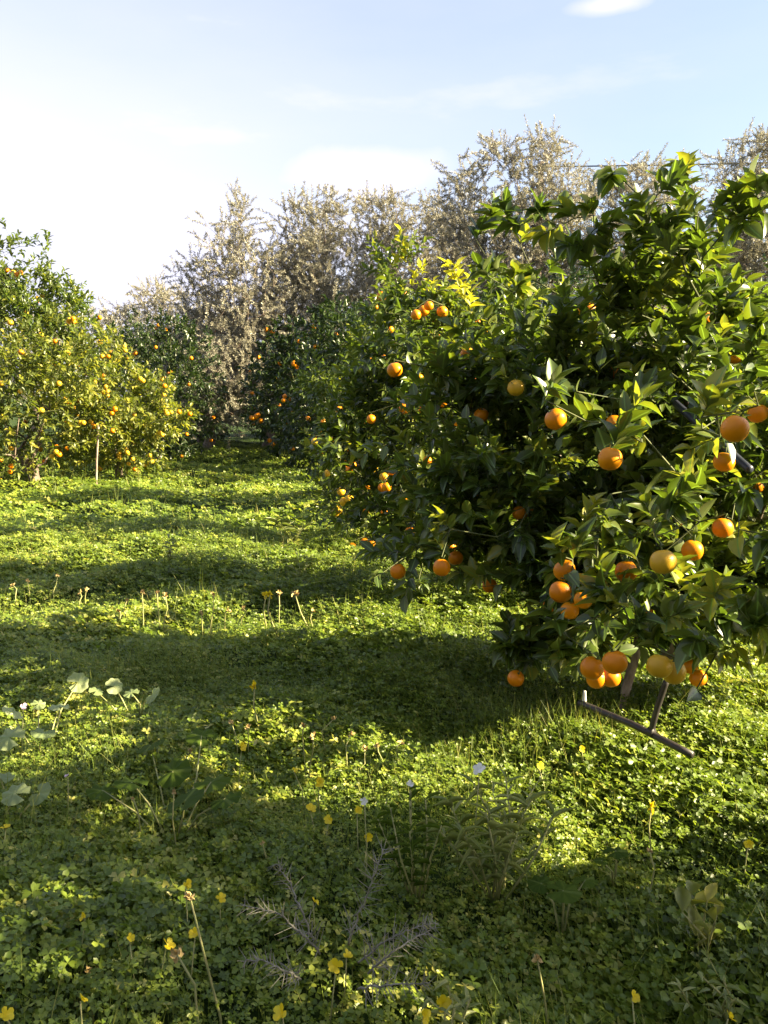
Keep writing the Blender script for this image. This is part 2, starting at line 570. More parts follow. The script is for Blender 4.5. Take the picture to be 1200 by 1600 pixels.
bp = [blades(44000, .9, 4.4, 2.3, .12, .0026), blades(27000, 4.4, 9, 2.8, .13, .0042), blades(14000, 9, 23, 3, .14, .009)]
O, D, N, L, W, T = map(np.concatenate, zip(*bp))
gb = place(BL, O, D, N, L, W, T, 'grass', M['grass'], smooth=False)
tag(gb, 'thin grass blades standing up through the clover', 'grass', kind='stuff')


# ------------------------------------------------------------------ tree builder
def skeleton(start, tgt, bias=.22, seg=.35, late=0):
    """grow a branching graph from the start polyline to every target"""
    nodes = [np.array(p, float) for p in start]
    par = [-1] + list(range(len(start) - 1))
    plen = [0.0]
    for i in range(1, len(start)):
        plen.append(plen[-1] + float(np.linalg.norm(nodes[i] - nodes[i - 1])))
    cap = len(start) + len(tgt) * 9 + 10
    P = np.zeros((cap, 3)); P[:len(nodes)] = nodes
    PL = np.zeros(cap); PL[:len(plen)] = plen
    PA = np.full(cap, -1, int); PA[:len(par)] = par
    n = len(nodes)
    base = P[n - 1].copy()
    order = np.argsort(np.linalg.norm(tgt - base, axis=1) + late)
    ends = np.zeros(len(tgt), int)
    first = max(0, len(start) // 3)
    for t in order:
        d = np.linalg.norm(P[first:n] - tgt[t], axis=1)
        k = first + int(np.argmin(d + bias * PL[first:n]))
        dd = np.linalg.norm(P[k] - tgt[t])
        m = max(1, min(8, int(dd / seg)))
        a = P[k].copy(); prev = k
        off = R.normal(size=3) * dd * .07
        off[2] += dd * .06
        for s in range(1, m + 1):
            f = s / m
            P[n] = a + (tgt[t] - a) * f + off * math.sin(math.pi * f)
            PL[n] = PL[prev] + dd / m; PA[n] = prev; prev = n; n += 1
        ends[t] = prev
    return P[:n], PA[:n], ends


def radii(P, PA, r_tip, r_max, power=2.35):
    w = np.zeros(len(P)); child = np.zeros(len(P), bool)
    for i in range(len(P) - 1, 0, -1):
        if w[i] == 0: w[i] = 1
        w[PA[i]] += w[i]
    r = r_tip * w ** (1 / power)
    return np.minimum(r, r_max)


def shoot_leaves(B, Dr, Ln, nl, leaf, width, ang=.9, jit=.35, tintmu=.45, up=1.0, sd=.22):
    """leaves in a spiral along each shoot"""
    n = len(B)
    Dr = nrm(Dr)
    ref = nrm(R.normal(size=(n, 3)))
    U = nrm(np.cross(Dr, ref)); V = np.cross(Dr, U)
    Os, Ds, Ns, Ls, Ws, Ts = [], [], [], [], [], []
    st = np.clip(R.normal(tintmu, sd, n), 0, 1)
    for k in range(nl):
        f = (k + .6) / nl
        a = 2.4 * k + R.normal(0, .3, n)
        side = np.cos(a)[:, None] * U + np.sin(a)[:, None] * V
        an = ang * (1.15 - .55 * f)
        d = Dr * math.cos(an) + side * math.sin(an) + jit * R.normal(size=(n, 3)) * .5
        d[:, 2] += .04
        d = nrm(d)
        Os.append(B + Dr * (Ln * f)[:, None]); Ds.append(d)
        nn = np.zeros((n, 3)); nn[:, 2] = up
        nn += Dr * .6 + side * .15 + jit * R.normal(size=(n, 3))
        Ns.append(nn)
        s = leaf * R.uniform(.6, 1.2, n) * (1.0 - .28 * abs(f - .45))
        Ls.append(s); Ws.append(s * width * R.uniform(.85, 1.15, n))
        Ts.append(np.clip(st + R.normal(0, .13, n) + .18 * (f - .5), 0, 1))
    return [np.concatenate(q) for q in (Os, Ds, Ns, Ls, Ws, Ts)]


def clustered(center, rad, n, ncl, sig, shell=.55):
    """points gathered in clumps inside an ellipsoid, more of them near its skin"""
    c = nrm(R.normal(size=(ncl, 3))) * (R.uniform(shell ** 3, 1, ncl) ** (1 / 3))[:, None]
    k = R.integers(0, ncl, n)
    p = c[k] + R.normal(size=(n, 3)) * sig
    l = np.linalg.norm(p, axis=1)
    p = p / np.maximum(1, l / 1.08)[:, None]
    return np.array(center) + p * np.array(rad), nrm(p + np.array([0, 0, .25]))


def sphere_data(r, seg, rings, calyx):
    mb = MB()
    V = [(0, 0, -r * .93)]
    for i in range(1, rings):
        t = math.pi * i / rings
        for k in range(seg):
            a = 2 * math.pi * k / seg
            w = 1 + .012 * math.sin(3 * a + 1) + .01 * math.sin(5 * a + t * 3)
            V.append((r * w * math.sin(t) * math.cos(a), r * w * math.sin(t) * math.sin(a),
                      -r * math.cos(t) * (.95 - .07 * math.cos(t) ** 8)))
    V.append((0, 0, r * .86))
    Fc = []
    for k in range(seg):
        k2 = (k + 1) % seg
        Fc.append([0, 1 + k2, 1 + k])
        for i in range(rings - 2):
            b = 1 + i * seg
            Fc.append([b + k, b + k2, b + seg + k2, b + seg + k])
        b = 1 + (rings - 2) * seg
        Fc.append([b + k, b + k2, len(V) - 1])
    mb.add(V, Fc, 0)
    if calyx:
        S = [(0, 0, r * .93)]
        for k in range(10):
            a = math.pi * k / 5
            rr = r * (.24 if k % 2 == 0 else .12)
            S.append((rr * math.cos(a), rr * math.sin(a), r * .885))
        mb.add(S, [[0, 1 + k, 1 + (k + 1) % 10] for k in range(10)], 1)
        tv, tf = smooth_tube([(0, 0, r * .86), (.002, 0, r * 1.1), (.006, .002, r * 1.4)], [.0022, .002, .0018], 6)
        mb.add(tv, tf, 1)
    V = np.concatenate(mb.V); fl = np.concatenate(mb.f)
    me = bpy.data.meshes.new('orange')
    me.vertices.add(len(V)); me.vertices.foreach_set('co', V.astype(np.float32).ravel())
    me.loops.add(len(fl)); me.loops.foreach_set('vertex_index', fl.astype(np.int32))
    me.polygons.add(len(mb.st)); me.polygons.foreach_set('loop_start', np.array(mb.st, np.int32))
    me.polygons.foreach_set('use_smooth', np.ones(len(mb.st), bool))
    me.polygons.foreach_set('material_index', np.array(mb.mi, np.int32))
    me.update(calc_edges=True)
    return me


ORANGE = {}
for key, mm in (('orange', 'orange'), ('amber', 'amber')):
    for q_, (sg, rg, cx) in (('hi', (32, 20, True)), ('lo', (14, 9, False))):
        me = sphere_data(.0375, sg, rg, cx)
        me.materials.append(M[mm]); me.materials.append(M['calyx'])
        ORANGE[key, q_] = me


def put_orange(tree, p, dia, kind='orange', q_='hi'):
    o = bpy.data.objects.new('orange', ORANGE[kind, q_])
    COL.objects.link(o)
    o.parent = tree
    o.location = Vector([float(c) for c in (p - np.array(tree.location))])
    s = dia / .075
    o.scale = (s * R.uniform(.96, 1.03), s, s * R.uniform(1.0, 1.09))
    o.rotation_euler = (R.normal(0, .25), R.normal(0, .25), R.uniform(0, 6.28))
    return o


def build_tree(root, start, start_r, T, Dr, Ln, nl, leaf, width, tmpl, leafmat, bark, extra_ends=None,
               r_tip=.0022, seg=.3, bias=.22, ang=.9, jit=.35, tintmu=.45, up=1.0, sd=.22, skip_leaf=None):
    """trunk (with limbs) and crown as two meshes under the root Empty"""
    allT = T if extra_ends is None or len(extra_ends) == 0 else np.concatenate([T, extra_ends])
    P, PA, ends = skeleton(start, allT, bias, seg, (np.arange(len(allT)) >= len(T)) * 100.0)
    r = radii(P, PA, r_tip, start_r[0])
    ns = len(start)
    r[:ns] = np.maximum(r[:ns], np.array(start_r) * .8)
    mb = MB()
    tv, tf = smooth_tube(start, start_r, 12, .10)
    mb.add(tv, tf, 0)
    i = np.arange(ns, len(P))
    rp = np.minimum(r[PA[i]], r[i] * 1.6)
    thick = r[i] > .009
    for msk, sd_, mi in ((thick, 8, 0), (~thick, 4, 1)):
        if msk.any():
            v, f, s = tubes(P[PA[i[msk]]], P[i[msk]], rp[msk], r[i[msk]], sd_)
            mb.addflat(v, f, s, mi)
    v, f, s = tubes(T, T + nrm(Dr) * Ln[:, None], np.full(len(T), r_tip), np.full(len(T), r_tip * .5), 4)
    mb.addflat(v, f, s, 1)
    mb.build('trunk', [M[bark], M['twig'] if bark == 'bark' else M[bark]], root)
    O, D, N, L, W, Tn = shoot_leaves(T, Dr, Ln, nl, leaf, width, ang, jit, tintmu, up, sd)
    if skip_leaf is not None:
        k = skip_leaf(O)
        O, D, N, L, W, Tn = [a[k] for a in (O, D, N, L, W, Tn)]
    place(tmpl, O, D, N, L, W, Tn, 'crown', leafmat, root)


def trunk_line(x, y, h, lean=(0, 0), n=6, wob=.03):
    z0 = float(ground(np.array(x), np.array(y))) - .15
    return [np.array([x + lean[0] * i / n + R.normal(0, wob) * (i > 0), y + lean[1] * i / n + R.normal(0, wob) * (i > 0),
                      z0 + (h + .15) * i / n]) for i in range(n + 1)]


def lob(px, py, Y, rx, ry, rz, n, ncl, sig=.22, shell=.5):
    return clustered(at(px, py, Y), (rx, ry, rz), n, ncl, sig, shell)


def spray(pts, n, spread):
    """shoot bases strung along a drawn branch; pts are (px,py,Y)"""
    P = np.array([at(*p) for p in pts])
    s = np.linspace(0, len(P) - 1.001, n)
    k = s.astype(int); f = (s - k)[:, None]
    B = P[k] * (1 - f) + P[k + 1] * f
    D = nrm(P[k + 1] - P[k])
    B = B + R.normal(size=B.shape) * spread
    return B, nrm(D + R.normal(size=D.shape) * .55 + np.array([0, 0, .15]))


# ------------------------------------------------------------------ right-hand row: the big near orange tree
def oranges_at(tree, lst, real, q_='hi', Yf=None):
    """lst: (px, py, diameter in px[, kind])"""
    tops = []
    for e in lst:
        px, py, d = e[:3]
        kind = e[3] if len(e) > 3 else 'orange'
        Y = Yf + R.uniform(-.12, .12) if Yf else real * F / d
        p = at(px, py, Y)
        put_orange(tree, p, d * Y / F if Yf else real, kind, q_)
        tops.append(p + np.array([0, 0, real * .62]))
    return np.array(tops)


NEAR = [(882, 891, 35), (876, 925, 37), (911, 937, 30), (890, 954, 29), (861, 946, 26), (925, 1044, 38), (961, 1035, 40),
        (932, 1060, 33), (954, 1058, 33), (1030, 1041, 41, 'amber'), (1053, 1050, 40, 'amber'), (1078, 1041, 27), (1091, 1060, 28),
        (1010, 958, 28), (988, 951, 24), (978, 893, 35), (806, 1060, 27), (690, 887, 28), (712, 872, 24), (622, 893, 25),
        (1148, 670, 43), (1184, 646, 31), (1131, 722, 33), (953, 717, 38), (868, 655, 35), (960, 662, 28), (1129, 825, 33),
        (1082, 860, 34), (1036, 878, 42, 'amber'), (806, 606, 26, 'amber'), (965, 581, 25), (1100, 498, 22), (907, 485, 20), (921, 484, 20),
        (1148, 556, 25), (1110, 548, 20), (812, 802, 24), (836, 800, 22), (985, 690, 22), (1012, 705, 24, 'amber'), (800, 880, 22),
        (1060, 560, 20), (896, 640, 24), (617, 578, 24), (730, 553, 22), (752, 649, 23), (1182, 760, 24), (920, 832, 22), (765, 915, 24)]

tA = thing('orange_tree', (1.62, 4.35, 0), 'large nearest orange tree on the right with big ripe fruit hanging low', 'orange tree')
stops_A = oranges_at(tA, NEAR, .074)
fruit_pos = [np.array(o.location) + np.array(tA.location) for o in tA.children if o.name.startswith('orange')]
fp = np.array(fruit_pos)
fr = np.array([.074 / 2 * 1.25] * len(fp))


def clear_view(pts, rad, luck=.15):
    def f(O):
        cam0 = np.array([0, 0, CAMZ]); keep = np.ones(len(O), bool); l_ = R.random(len(O))
        for p in pts:
            v = p - cam0; L = np.linalg.norm(v); v = v / L
            w = O - cam0; t = w @ v
            keep &= ~((t > L - .7) & (t < L + .02) & (np.linalg.norm(w - t[:, None] * v, axis=1) < rad) & (l_ > luck))
        return keep
    return f


def skip_front(O):
    """leaves do not grow through or right in front of the fruit on its camera side"""
    cam0 = np.array([0, 0, CAMZ])
    keep = np.ones(len(O), bool)
    lucky = R.random(len(O))
    for p in fp:
        v = p - cam0; L = np.linalg.norm(v); v = v / L
        w = O - cam0
        t = w @ v
        dist = np.linalg.norm(w - t[:, None] * v, axis=1)
        keep &= ~((t > L - .5) & (t < L + .02) & (dist < .052) & (lucky > .12))
    px, py = project(O)
    low = np.where(px < 770, 965, np.where(px < 880, 1045, 1062)) + R.normal(0, 10, len(O))
    return keep & (O[:, 1] > 1.75) & (py < low)


Ts, Ds, Lx = [], [], []
for a in (lob(1040, 720, 4.05, .90, .40, .68, 350, 46, .17), lob(1170, 830, 3.6, .64, .32, .42, 200, 26, .18), lob(1270, 740, 3.8, .55, .4, .46, 130, 20),
          lob(860, 740, 4.05, .58, .40, .54, 215, 34, .17), lob(960, 880, 3.8, .48, .32, .24, 130, 18), lob(1110, 930, 3.5, .38, .28, .14, 60, 12),
          lob(1050, 500, 3.8, .22, .3, .22, 60, 12), lob(1070, 610, 3.6, .26, .3, .20, 60, 12), lob(820, 580, 4.1, .34, .35, .20, 75, 14),
          lob(720, 720, 4.25, .34, .34, .45, 95, 18), lob(690, 840, 4.2, .28, .3, .14, 50, 10),
          lob(950, 985, 3.5, .18, .2, .07, 22, 6), lob(860, 985, 3.7, .18, .2, .10, 22, 6)):
    Ts.append(a[0]); Ds.append(a[1]); Lx.append(R.uniform(.10, .22, len(a[0])))
# a leafy shoot or two behind and above each fruit
k = np.repeat(fp, 5, 0)
toward = nrm(np.array([1.45, 4.05, 1.25]) - k) * np.tile([.05, .14, .25, .38, .52], len(fp))[:, None]
k = k + toward + R.normal(size=k.shape) * .045 + np.array([0, .07, .05])
Ts.append(k); Ds.append(nrm(R.normal(size=k.shape) + np.array([0, -.2, .3]))); Lx.append(R.uniform(.06, .14, len(k)))
SPR = [([(985, 560, 3.7), (965, 440, 3.6), (930, 360, 3.5), (918, 305, 3.4)], 11, .06), ([(950, 400, 3.5), (880, 340, 3.4), (800, 345, 3.3)], 8, .03),
       ([(990, 500, 3.7), (1020, 420, 3.5), (1050, 350, 3.4), (1085, 320, 3.3)], 14, .08), ([(1050, 430, 3.4), (1110, 370, 3.2), (1145, 330, 3.1), (1168, 300, 3.0)], 13, .04),
       ([(1010, 380, 3.4), (1030, 330, 3.3), (1045, 290, 3.3)], 7, .05), ([(1080, 520, 3.4), (1100, 440, 3.3), (1095, 400, 3.3)], 10, .07),
       ([(1180, 620, 2.7), (1180, 560, 2.6), (1170, 520, 2.6)], 5, .03),
       ([(1010, 450, 3.7), (1000, 400, 3.6), (1015, 350, 3.5)], 8, .05), ([(880, 560, 3.9), (878, 500, 3.8)], 5, .04),
       ([(1080, 470, 3.5), (1070, 400, 3.4)], 10, .10), ([(880, 975, 3.75), (845, 1005, 3.72), (808, 1012, 3.7), (785, 1005, 3.7)], 13, .03),
       ([(1080, 960, 2.8), (1140, 980, 2.5), (1180, 1000, 2.3)], 9, .06), ([(1200, 800, 2.6), (1190, 900, 2.4), (1195, 970, 2.3)], 9, .07),
       ([(800, 500, 4.2), (776, 430, 4.1), (772, 395, 4.1)], 9, .07), ([(840, 480, 4.2), (850, 430, 4.1)], 7, .08)]
for s in SPR:
    b, d = spray(*s); Ts.append(b); Ds.append(d); Lx.append(R.uniform(.03, .10, len(b)))
T, Dr, Ln = np.concatenate(Ts), np.concatenate(Ds), np.concatenate(Lx)
ok = (T[:, 1] > 2.15) & (T[:, 2] > .33)
T, Dr, Ln = T[ok], Dr[ok], Ln[ok]
Dr = nrm(Dr + R.normal(size=Dr.shape) * .45 + np.array([0, 0, .35]))
build_tree(tA, trunk_line(1.60, 4.35, .62, (-.05, -.1)), [.11, .095, .085, .08, .078, .075, .07], T, Dr, Ln, 10, .096, .52, LEAF_HI,
           M['citrus'], 'bark', extra_ends=stops_A, seg=.28, skip_leaf=skip_front, ang=.85, sd=.28)

# second tree of the row, merging with the first
MIDO = [(632, 638, 17), (655, 590, 13), (715, 660, 13), (668, 720, 14), (735, 745, 13), (640, 830, 14), (700, 790, 12, 'amber'), (660, 640, 12), (694, 630, 15), (691, 487, 17), (650, 492, 16), (662, 486, 17),
        (670, 478, 15), (600, 745, 15, 'amber'), (613, 739, 15), (604, 761, 15), (597, 762, 14), (630, 779, 13), (664, 775, 16, 'amber'),
        (770, 810, 14), (765, 828, 13), (705, 855, 16), (580, 655, 15), (740, 595, 15), (825, 700, 16), (690, 690, 13, 'amber'), (672, 868, 14)]
tB = thing('orange_tree', (1.05, 6.1, 0), 'second orange tree of the right row, bright yellow young leaves on top', 'orange tree')
oB = oranges_at(tB, MIDO, .070, Yf=5.5)
fB = oB - np.array([0, 0, .04])
Ts, Ds = [], []
for a in (lob(740, 620, 6.1, .86, .42, .72, 420, 60), lob(710, 790, 6.0, .74, .42, .44, 280, 45), lob(640, 540, 5.9, .34, .32, .30, 90, 16),
          lob(615, 700, 5.9, .42, .34, .48, 160, 26), lob(665, 880, 5.6, .34, .3, .14, 60, 14), lob(820, 850, 5.9, .5, .36, .30, 120, 20)):
    Ts.append(a[0]); Ds.append(a[1])
for s in (([(720, 560, 5.8), (715, 470, 5.7)], 6, .05), ([(690, 560, 5.7), (690, 500, 5.7)], 6, .05), ([(650, 915, 5.2), (612, 925, 5.1)], 5, .03),
          ([(800, 520, 5.7), (790, 430, 5.6)], 6, .06)):
    b, d = spray(*s); Ts.append(b); Ds.append(d)
T, Dr = np.concatenate(Ts), np.concatenate(Ds)
ok = T[:, 2] > .35
T, Dr = T[ok], nrm(Dr[ok] + R.normal(size=Dr[ok].shape) * .45 + np.array([0, 0, .3]))
build_tree(tB, trunk_line(1.05, 6.1, .6, (.05, 0)), [.09, .08, .075, .07, .068, .066, .06], T, Dr, R.uniform(.09, .2, len(T)), 9, .088, .48,
           LEAF_HI, M['citrus'], 'bark', extra_ends=oB, seg=.28, skip_leaf=clear_view(fB, .055))
# the yellow young leaves
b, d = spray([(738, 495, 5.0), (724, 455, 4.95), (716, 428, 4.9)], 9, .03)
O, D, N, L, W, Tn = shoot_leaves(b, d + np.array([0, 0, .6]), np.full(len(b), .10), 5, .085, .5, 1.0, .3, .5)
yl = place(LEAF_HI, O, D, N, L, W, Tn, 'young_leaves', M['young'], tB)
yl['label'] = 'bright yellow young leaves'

# third tree of the row
FARO = [(600, 560, 11), (530, 640, 11), (565, 600, 10), (505, 660, 10), (555, 690, 11, 'amber'), (590, 690, 10), (510, 740, 11, 'amber'), (575, 760, 11), (600, 800, 12), (596, 463, 15), (630, 459, 13), (619, 484, 13), (578, 711, 14), (538, 725, 12), (551, 727, 12), (533, 768, 14, 'amber'), (537, 784, 14, 'amber'),
        (546, 780, 14, 'amber'), (528, 797, 14, 'amber'), (524, 801, 13, 'amber'), (563, 795, 13, 'amber'), (574, 796, 13), (550, 854, 13),
        (569, 847, 13), (581, 850, 13), (518, 707, 12), (523, 686, 10), (585, 735, 14, 'amber'), (492, 690, 12, 'amber'), (540, 700, 11),
        (610, 515, 11), (560, 640, 11), (545, 735, 12)]
tC = thing('orange_tree', (.3, 8.5, 0), 'third orange tree of the right row, left edge hung with small greenish fruit', 'orange tree')
oC = oranges_at(tC, FARO, .085, 'lo', Yf=7.75)
fC = oC - np.array([0, 0, .05])
Ts, Ds = [], []
for a in (lob(625, 620, 8.5, .68, .45, .86, 330, 50), lob(600, 720, 8.4, .64, .45, .58, 260, 40), lob(625, 440, 8.2, .24, .22, .26, 40, 8),
          lob(562, 780, 8.1, .40, .36, .24, 90, 16), lob(640, 820, 8.3, .5, .4, .30, 100, 20), lob(540, 600, 8.5, .32, .35, .30, 60, 12)):
    Ts.append(a[0]); Ds.append(a[1])
T, Dr = np.concatenate(Ts), np.concatenate(Ds)
ok = T[:, 2] > .3
T, Dr = T[ok], nrm(Dr[ok] + R.normal(size=Dr[ok].shape) * .45 + np.array([0, 0, .3]))
build_tree(tC, trunk_line(.3, 8.5, .6), [.08, .075, .07, .066, .062, .06, .055], T, Dr, R.uniform(.12, .25, len(T)), 8, .09, .46,
           LEAF_MID, M['citrus'], 'bark', extra_ends=oC, seg=.3, skip_leaf=clear_view(fC, .065))
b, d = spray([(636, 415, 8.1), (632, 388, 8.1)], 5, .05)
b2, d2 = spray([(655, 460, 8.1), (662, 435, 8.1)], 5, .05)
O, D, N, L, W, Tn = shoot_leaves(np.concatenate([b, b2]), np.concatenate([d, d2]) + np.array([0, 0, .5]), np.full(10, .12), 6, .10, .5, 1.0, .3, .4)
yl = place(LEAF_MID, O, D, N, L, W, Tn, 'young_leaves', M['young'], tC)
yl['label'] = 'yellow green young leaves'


def auto_orange(label, x, y, rad, zc, rz, n, nfr, leafmat, trunkh=.6, leaf=.095, lobes=(), frsize=.07, seed_oranges=None, tmpl=None, ripe=1.0, tr=.085, nl=8, tintmu=.45, ry=None):
    ry = ry or rad
    t = thing('orange_tree', (x, y, 0), label, 'orange tree')
    Ts, Ds = [], []
    a = clustered((x, y, zc), (rad, ry, rz), n, max(8, n // 8), .22)
    Ts.append(a[0]); Ds.append(a[1])
    for (c, rr, k) in lobes:
        a = clustered(c, rr, k, max(5, k // 8), .22); Ts.append(a[0]); Ds.append(a[1])
    T, Dr = np.concatenate(Ts), np.concatenate(Ds)
    ok = T[:, 2] > .28
    T, Dr = T[ok], Dr[ok]
    tops = []
    if nfr:
        # fruit sits in the outer skin of the crown, often in twos and threes
        cand = T[R.integers(0, len(T), nfr)] + nrm(Dr[R.integers(0, len(T), nfr)]) * .03
        cc = np.array([x, y, zc])
        dirs = nrm(cand - cc)
        cand = cand + dirs * R.uniform(.05, .2, nfr)[:, None]
        cand[:, 1] -= R.uniform(0, .25, nfr)
        for i in range(1, nfr):
            if R.random() < .35:
                cand[i] = cand[i - 1] + R.normal(size=3) * .045 + np.array([0, 0, -.03])
        for p in cand:
            put_orange(t, p, frsize * R.uniform(.88, 1.1), 'orange' if R.random() < ripe else 'amber', 'lo')
            tops.append(p + np.array([0, 0, .05]))
    Dr = nrm(Dr + R.normal(size=Dr.shape) * .5)
    build_tree(t, trunk_line(x, y, trunkh), [tr * k for k in (1.15, 1, .93, .88, .84, .8, .75)], T, Dr, R.uniform(.12, .28, len(T)), nl, leaf, .46,
               tmpl or LEAF_MID, leafmat, 'bark', extra_ends=np.array(tops) if tops else None, seg=.35, tintmu=tintmu,
               skip_leaf=clear_view(np.array(tops) - np.array([0, 0, .05]), frsize * 1.1, .3) if tops and y > 5 else None)
    return t


# darker trees further along the right row, in the shade
p = at(545, 720, 11.1)
auto_orange('shaded dark orange tree close behind the third tree of the right row', p[0] + .15, 11.1, .9, 1.4, 1.02, 620, 30, M['citrus_shade_tint'], nl=10, ry=.5)
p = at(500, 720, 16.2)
auto_orange('shaded dark orange tree far down the right row, dotted with deep orange fruit', p[0] + .1, 16.3, 1.4, 1.6, 1.3, 900, 56, M['citrus_shade_tint'], nl=11,
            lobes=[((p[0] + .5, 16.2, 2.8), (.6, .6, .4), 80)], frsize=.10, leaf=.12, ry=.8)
auto_orange('darkest orange tree at the far end of the right row, against the olives', -1.5, 19.2, 1.3, 1.6, 1.35, 650, 36, M['citrus_shade_tint'], nl=11, leaf=.13, frsize=.10)
# beyond the right edge of the frame: the next tree of the row, whose shade crosses the foreground
auto_orange('orange tree beside the viewer at the near end of the right row', 2.8, 1.0, 1.1, 1.85, .8, 900, 20, M['citrus'], nl=12, leaf=.11, trunkh=.95)
auto_orange('orange tree just behind the viewer in the right row', 3.1, -1.6, 1.25, 1.5, 1.2, 700, 20, M['citrus'], nl=10)  # unseen tree, added to keep skylight off the foreground
auto_orange('orange tree behind the viewer in the left row', -4.2, -1.2, 1.4, 1.6, 1.3, 600, 20, M['citrus'], nl=10)  # also unseen and added to screen the sky from behind
auto_orange('orange tree of the next row to the right, behind the near tree', 5.2, 6.6, 1.35, 1.7, 1.3, 420, 30, M['citrus'])
auto_orange('orange tree in shade behind the right row, seen past the leaning top shoots', 5.6, 10.2, 1.5, 1.8, 1.5, 380, 30, M['citrus_shade_tint'])

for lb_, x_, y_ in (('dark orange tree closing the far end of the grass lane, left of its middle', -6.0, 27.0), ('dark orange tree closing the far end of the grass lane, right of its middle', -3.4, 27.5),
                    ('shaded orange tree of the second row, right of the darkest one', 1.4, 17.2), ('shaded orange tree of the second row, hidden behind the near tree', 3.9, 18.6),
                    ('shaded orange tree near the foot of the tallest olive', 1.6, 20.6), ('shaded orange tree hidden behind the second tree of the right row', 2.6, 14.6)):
    auto_orange(lb_, x_, y_, 1.5, 1.9, 1.6, 650, 16, M['citrus_shade_tint'], nl=9, leaf=.13, frsize=.09)

# left-hand row
pl = at_z(60, 762)
x0, y0 = pl[0], pl[1]
pl2 = at_z(240, 748)
auto_orange('tall dark green orange tree at the left edge rising behind the yellow one', -6.75, 15.6, 1.25, 2.3, 1.7, 900, 12, M['citrus'],
            lobes=[(at(40, 480, 15.3), (.85, .7, .5), 170), (at(20, 395, 15.3), (.40, .4, .5), 44), (at(78, 400, 15.3), (.2, .2, .4), 26),
                   (at(100, 500, 15.2), (.40, .3, .42), 100)], leaf=.12, frsize=.09, ripe=.6, tr=.10)
auto_orange('round yellow-green orange tree at the left edge, full of fruit', x0 - .1, y0, 1.25, 1.3, 1.0, 800, 78, M['citrus_light'], .5,
            lobes=[(at(110, 580, y0 - .3), (.6, .6, .45), 120), (at(60, 540, y0), (.4, .5, .3), 60), (at(165, 560, y0 - .2), (.35, .4, .3), 50),
                   (at(15, 590, y0 - .4), (.5, .5, .5), 90), (at(100, 530, y0), (.25, .3, .35), 26), (at(175, 535, y0), (.12, .2, .25), 10)], leaf=.105, frsize=.085, ripe=.4, tr=.10, tintmu=.50)
auto_orange('smaller yellow-green orange tree of the left row, low branch reaching over the grass', pl2[0] - .45, pl2[1] - .5, .85, 1.1, .85, 520, 52, M['citrus_light'], .5,
            lobes=[(at(225, 625, pl2[1] - .9), (.5, .5, .36), 100), (at(258, 648, pl2[1] - .9), (.38, .3, .10), 40), (at(190, 560, pl2[1] - .5), (.3, .3, .3), 36), (at(200, 690, pl2[1] - .8), (.3, .3, .25), 30)],
            leaf=.105, frsize=.082, ripe=.4, tintmu=.54)
auto_orange('shaded orange tree with red lit fruit behind the sunlit rounded one', -5.15, 19.0, 1.35, 1.65, 1.5, 800, 34, M['citrus_shade_tint'], nl=10, leaf=.12, frsize=.085,
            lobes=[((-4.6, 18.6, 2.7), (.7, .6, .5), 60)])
auto_orange('shaded orange tree at the far left of the grass, in front of the first olives', -6.9, 21.0, 1.3, 1.7, 1.3, 500, 10, M['citrus_shade_tint'], leaf=.12)
auto_orange('orange tree left of the tall left one, mostly outside the view', -8.6, 12.6, 1.5, 1.7, 1.3, 300, 24, M['citrus_light'], leaf=.12)


# ------------------------------------------------------------------ olive trees at the back
def olive(label, Y, plumes, rad, zlow, n_per, trunk_px, leaf=.078, trunk_r=.16, nl=76, world=False, tip=None):
    tops = plumes if world else [at(px, py, Y + R.normal(0, .5)) for px, py in plumes]
    base = np.array([trunk_px, Y, 0.]) if world else at(trunk_px, 700, Y)
    t = thing('olive_tree', (base[0], Y, 0), label, 'olive tree')
    Ts, Ds = [], []
    for tp in tops:
        h = tp[2] - zlow
        n = int(n_per * h / 6 * 1.7)
        u = R.random(n) ** .8
        ncl = max(8, int(n / 7))
        cu = R.uniform(0, 1, ncl); ca = R.uniform(0, 6.28, ncl)
        prof = lambda s: rad * (.42 + 1.0 * np.sin(np.pi * np.clip(.15 + .85 * s, 0, 1)) ** .8) * (1.0 - .55 * s ** 2)
        cr = prof(cu) * R.uniform(.35, 1, ncl)
        k = R.integers(0, ncl, n)
        lean = (tp[0] - base[0]) * .55
        z = zlow + h * cu[k] + R.normal(0, .32, n)
        cx = tp[0] - lean * (1 - (z - zlow) / h)
        x = cx + cr[k] * np.cos(ca[k]) + R.normal(0, .27, n)
        y = tp[1] + cr[k] * np.sin(ca[k]) + R.normal(0, .27, n)
        z = np.where(z > tp[2] - .1, tp[2] - .1 - R.uniform(0, .5, n), z)
        Pn = np.stack([x, y, z], -1)
        Ts.append(Pn)
        dd = np.stack([(x - cx) * .6 + R.normal(0, .35, n), (y - tp[1]) * .6 + R.normal(0, .35, n), R.normal(.25, .5, n)], -1)
        Ds.append(nrm(dd))
    if tip:
        b_, d_ = spray([(a_, b2_, Y) for a_, b2_ in tip], 46, .13); Ts.append(b_); Ds.append(d_)
    T, Dr = np.concatenate(Ts), np.concatenate(Ds)
    build_tree(t, trunk_line(base[0], Y, 1.3, (R.normal(0, .2), 0), wob=.06), [trunk_r * k for k in (1.3, 1.1, 1, .95, .9, .85, .8)], T, Dr,
               R.uniform(.25, .6, len(T)), nl, leaf, .24, LEAF_LO, M['olive'], 'olive_bark', r_tip=.0035, seg=.6, bias=.15, ang=.95, jit=.9, up=.5, sd=.14, tintmu=.42)
    return t


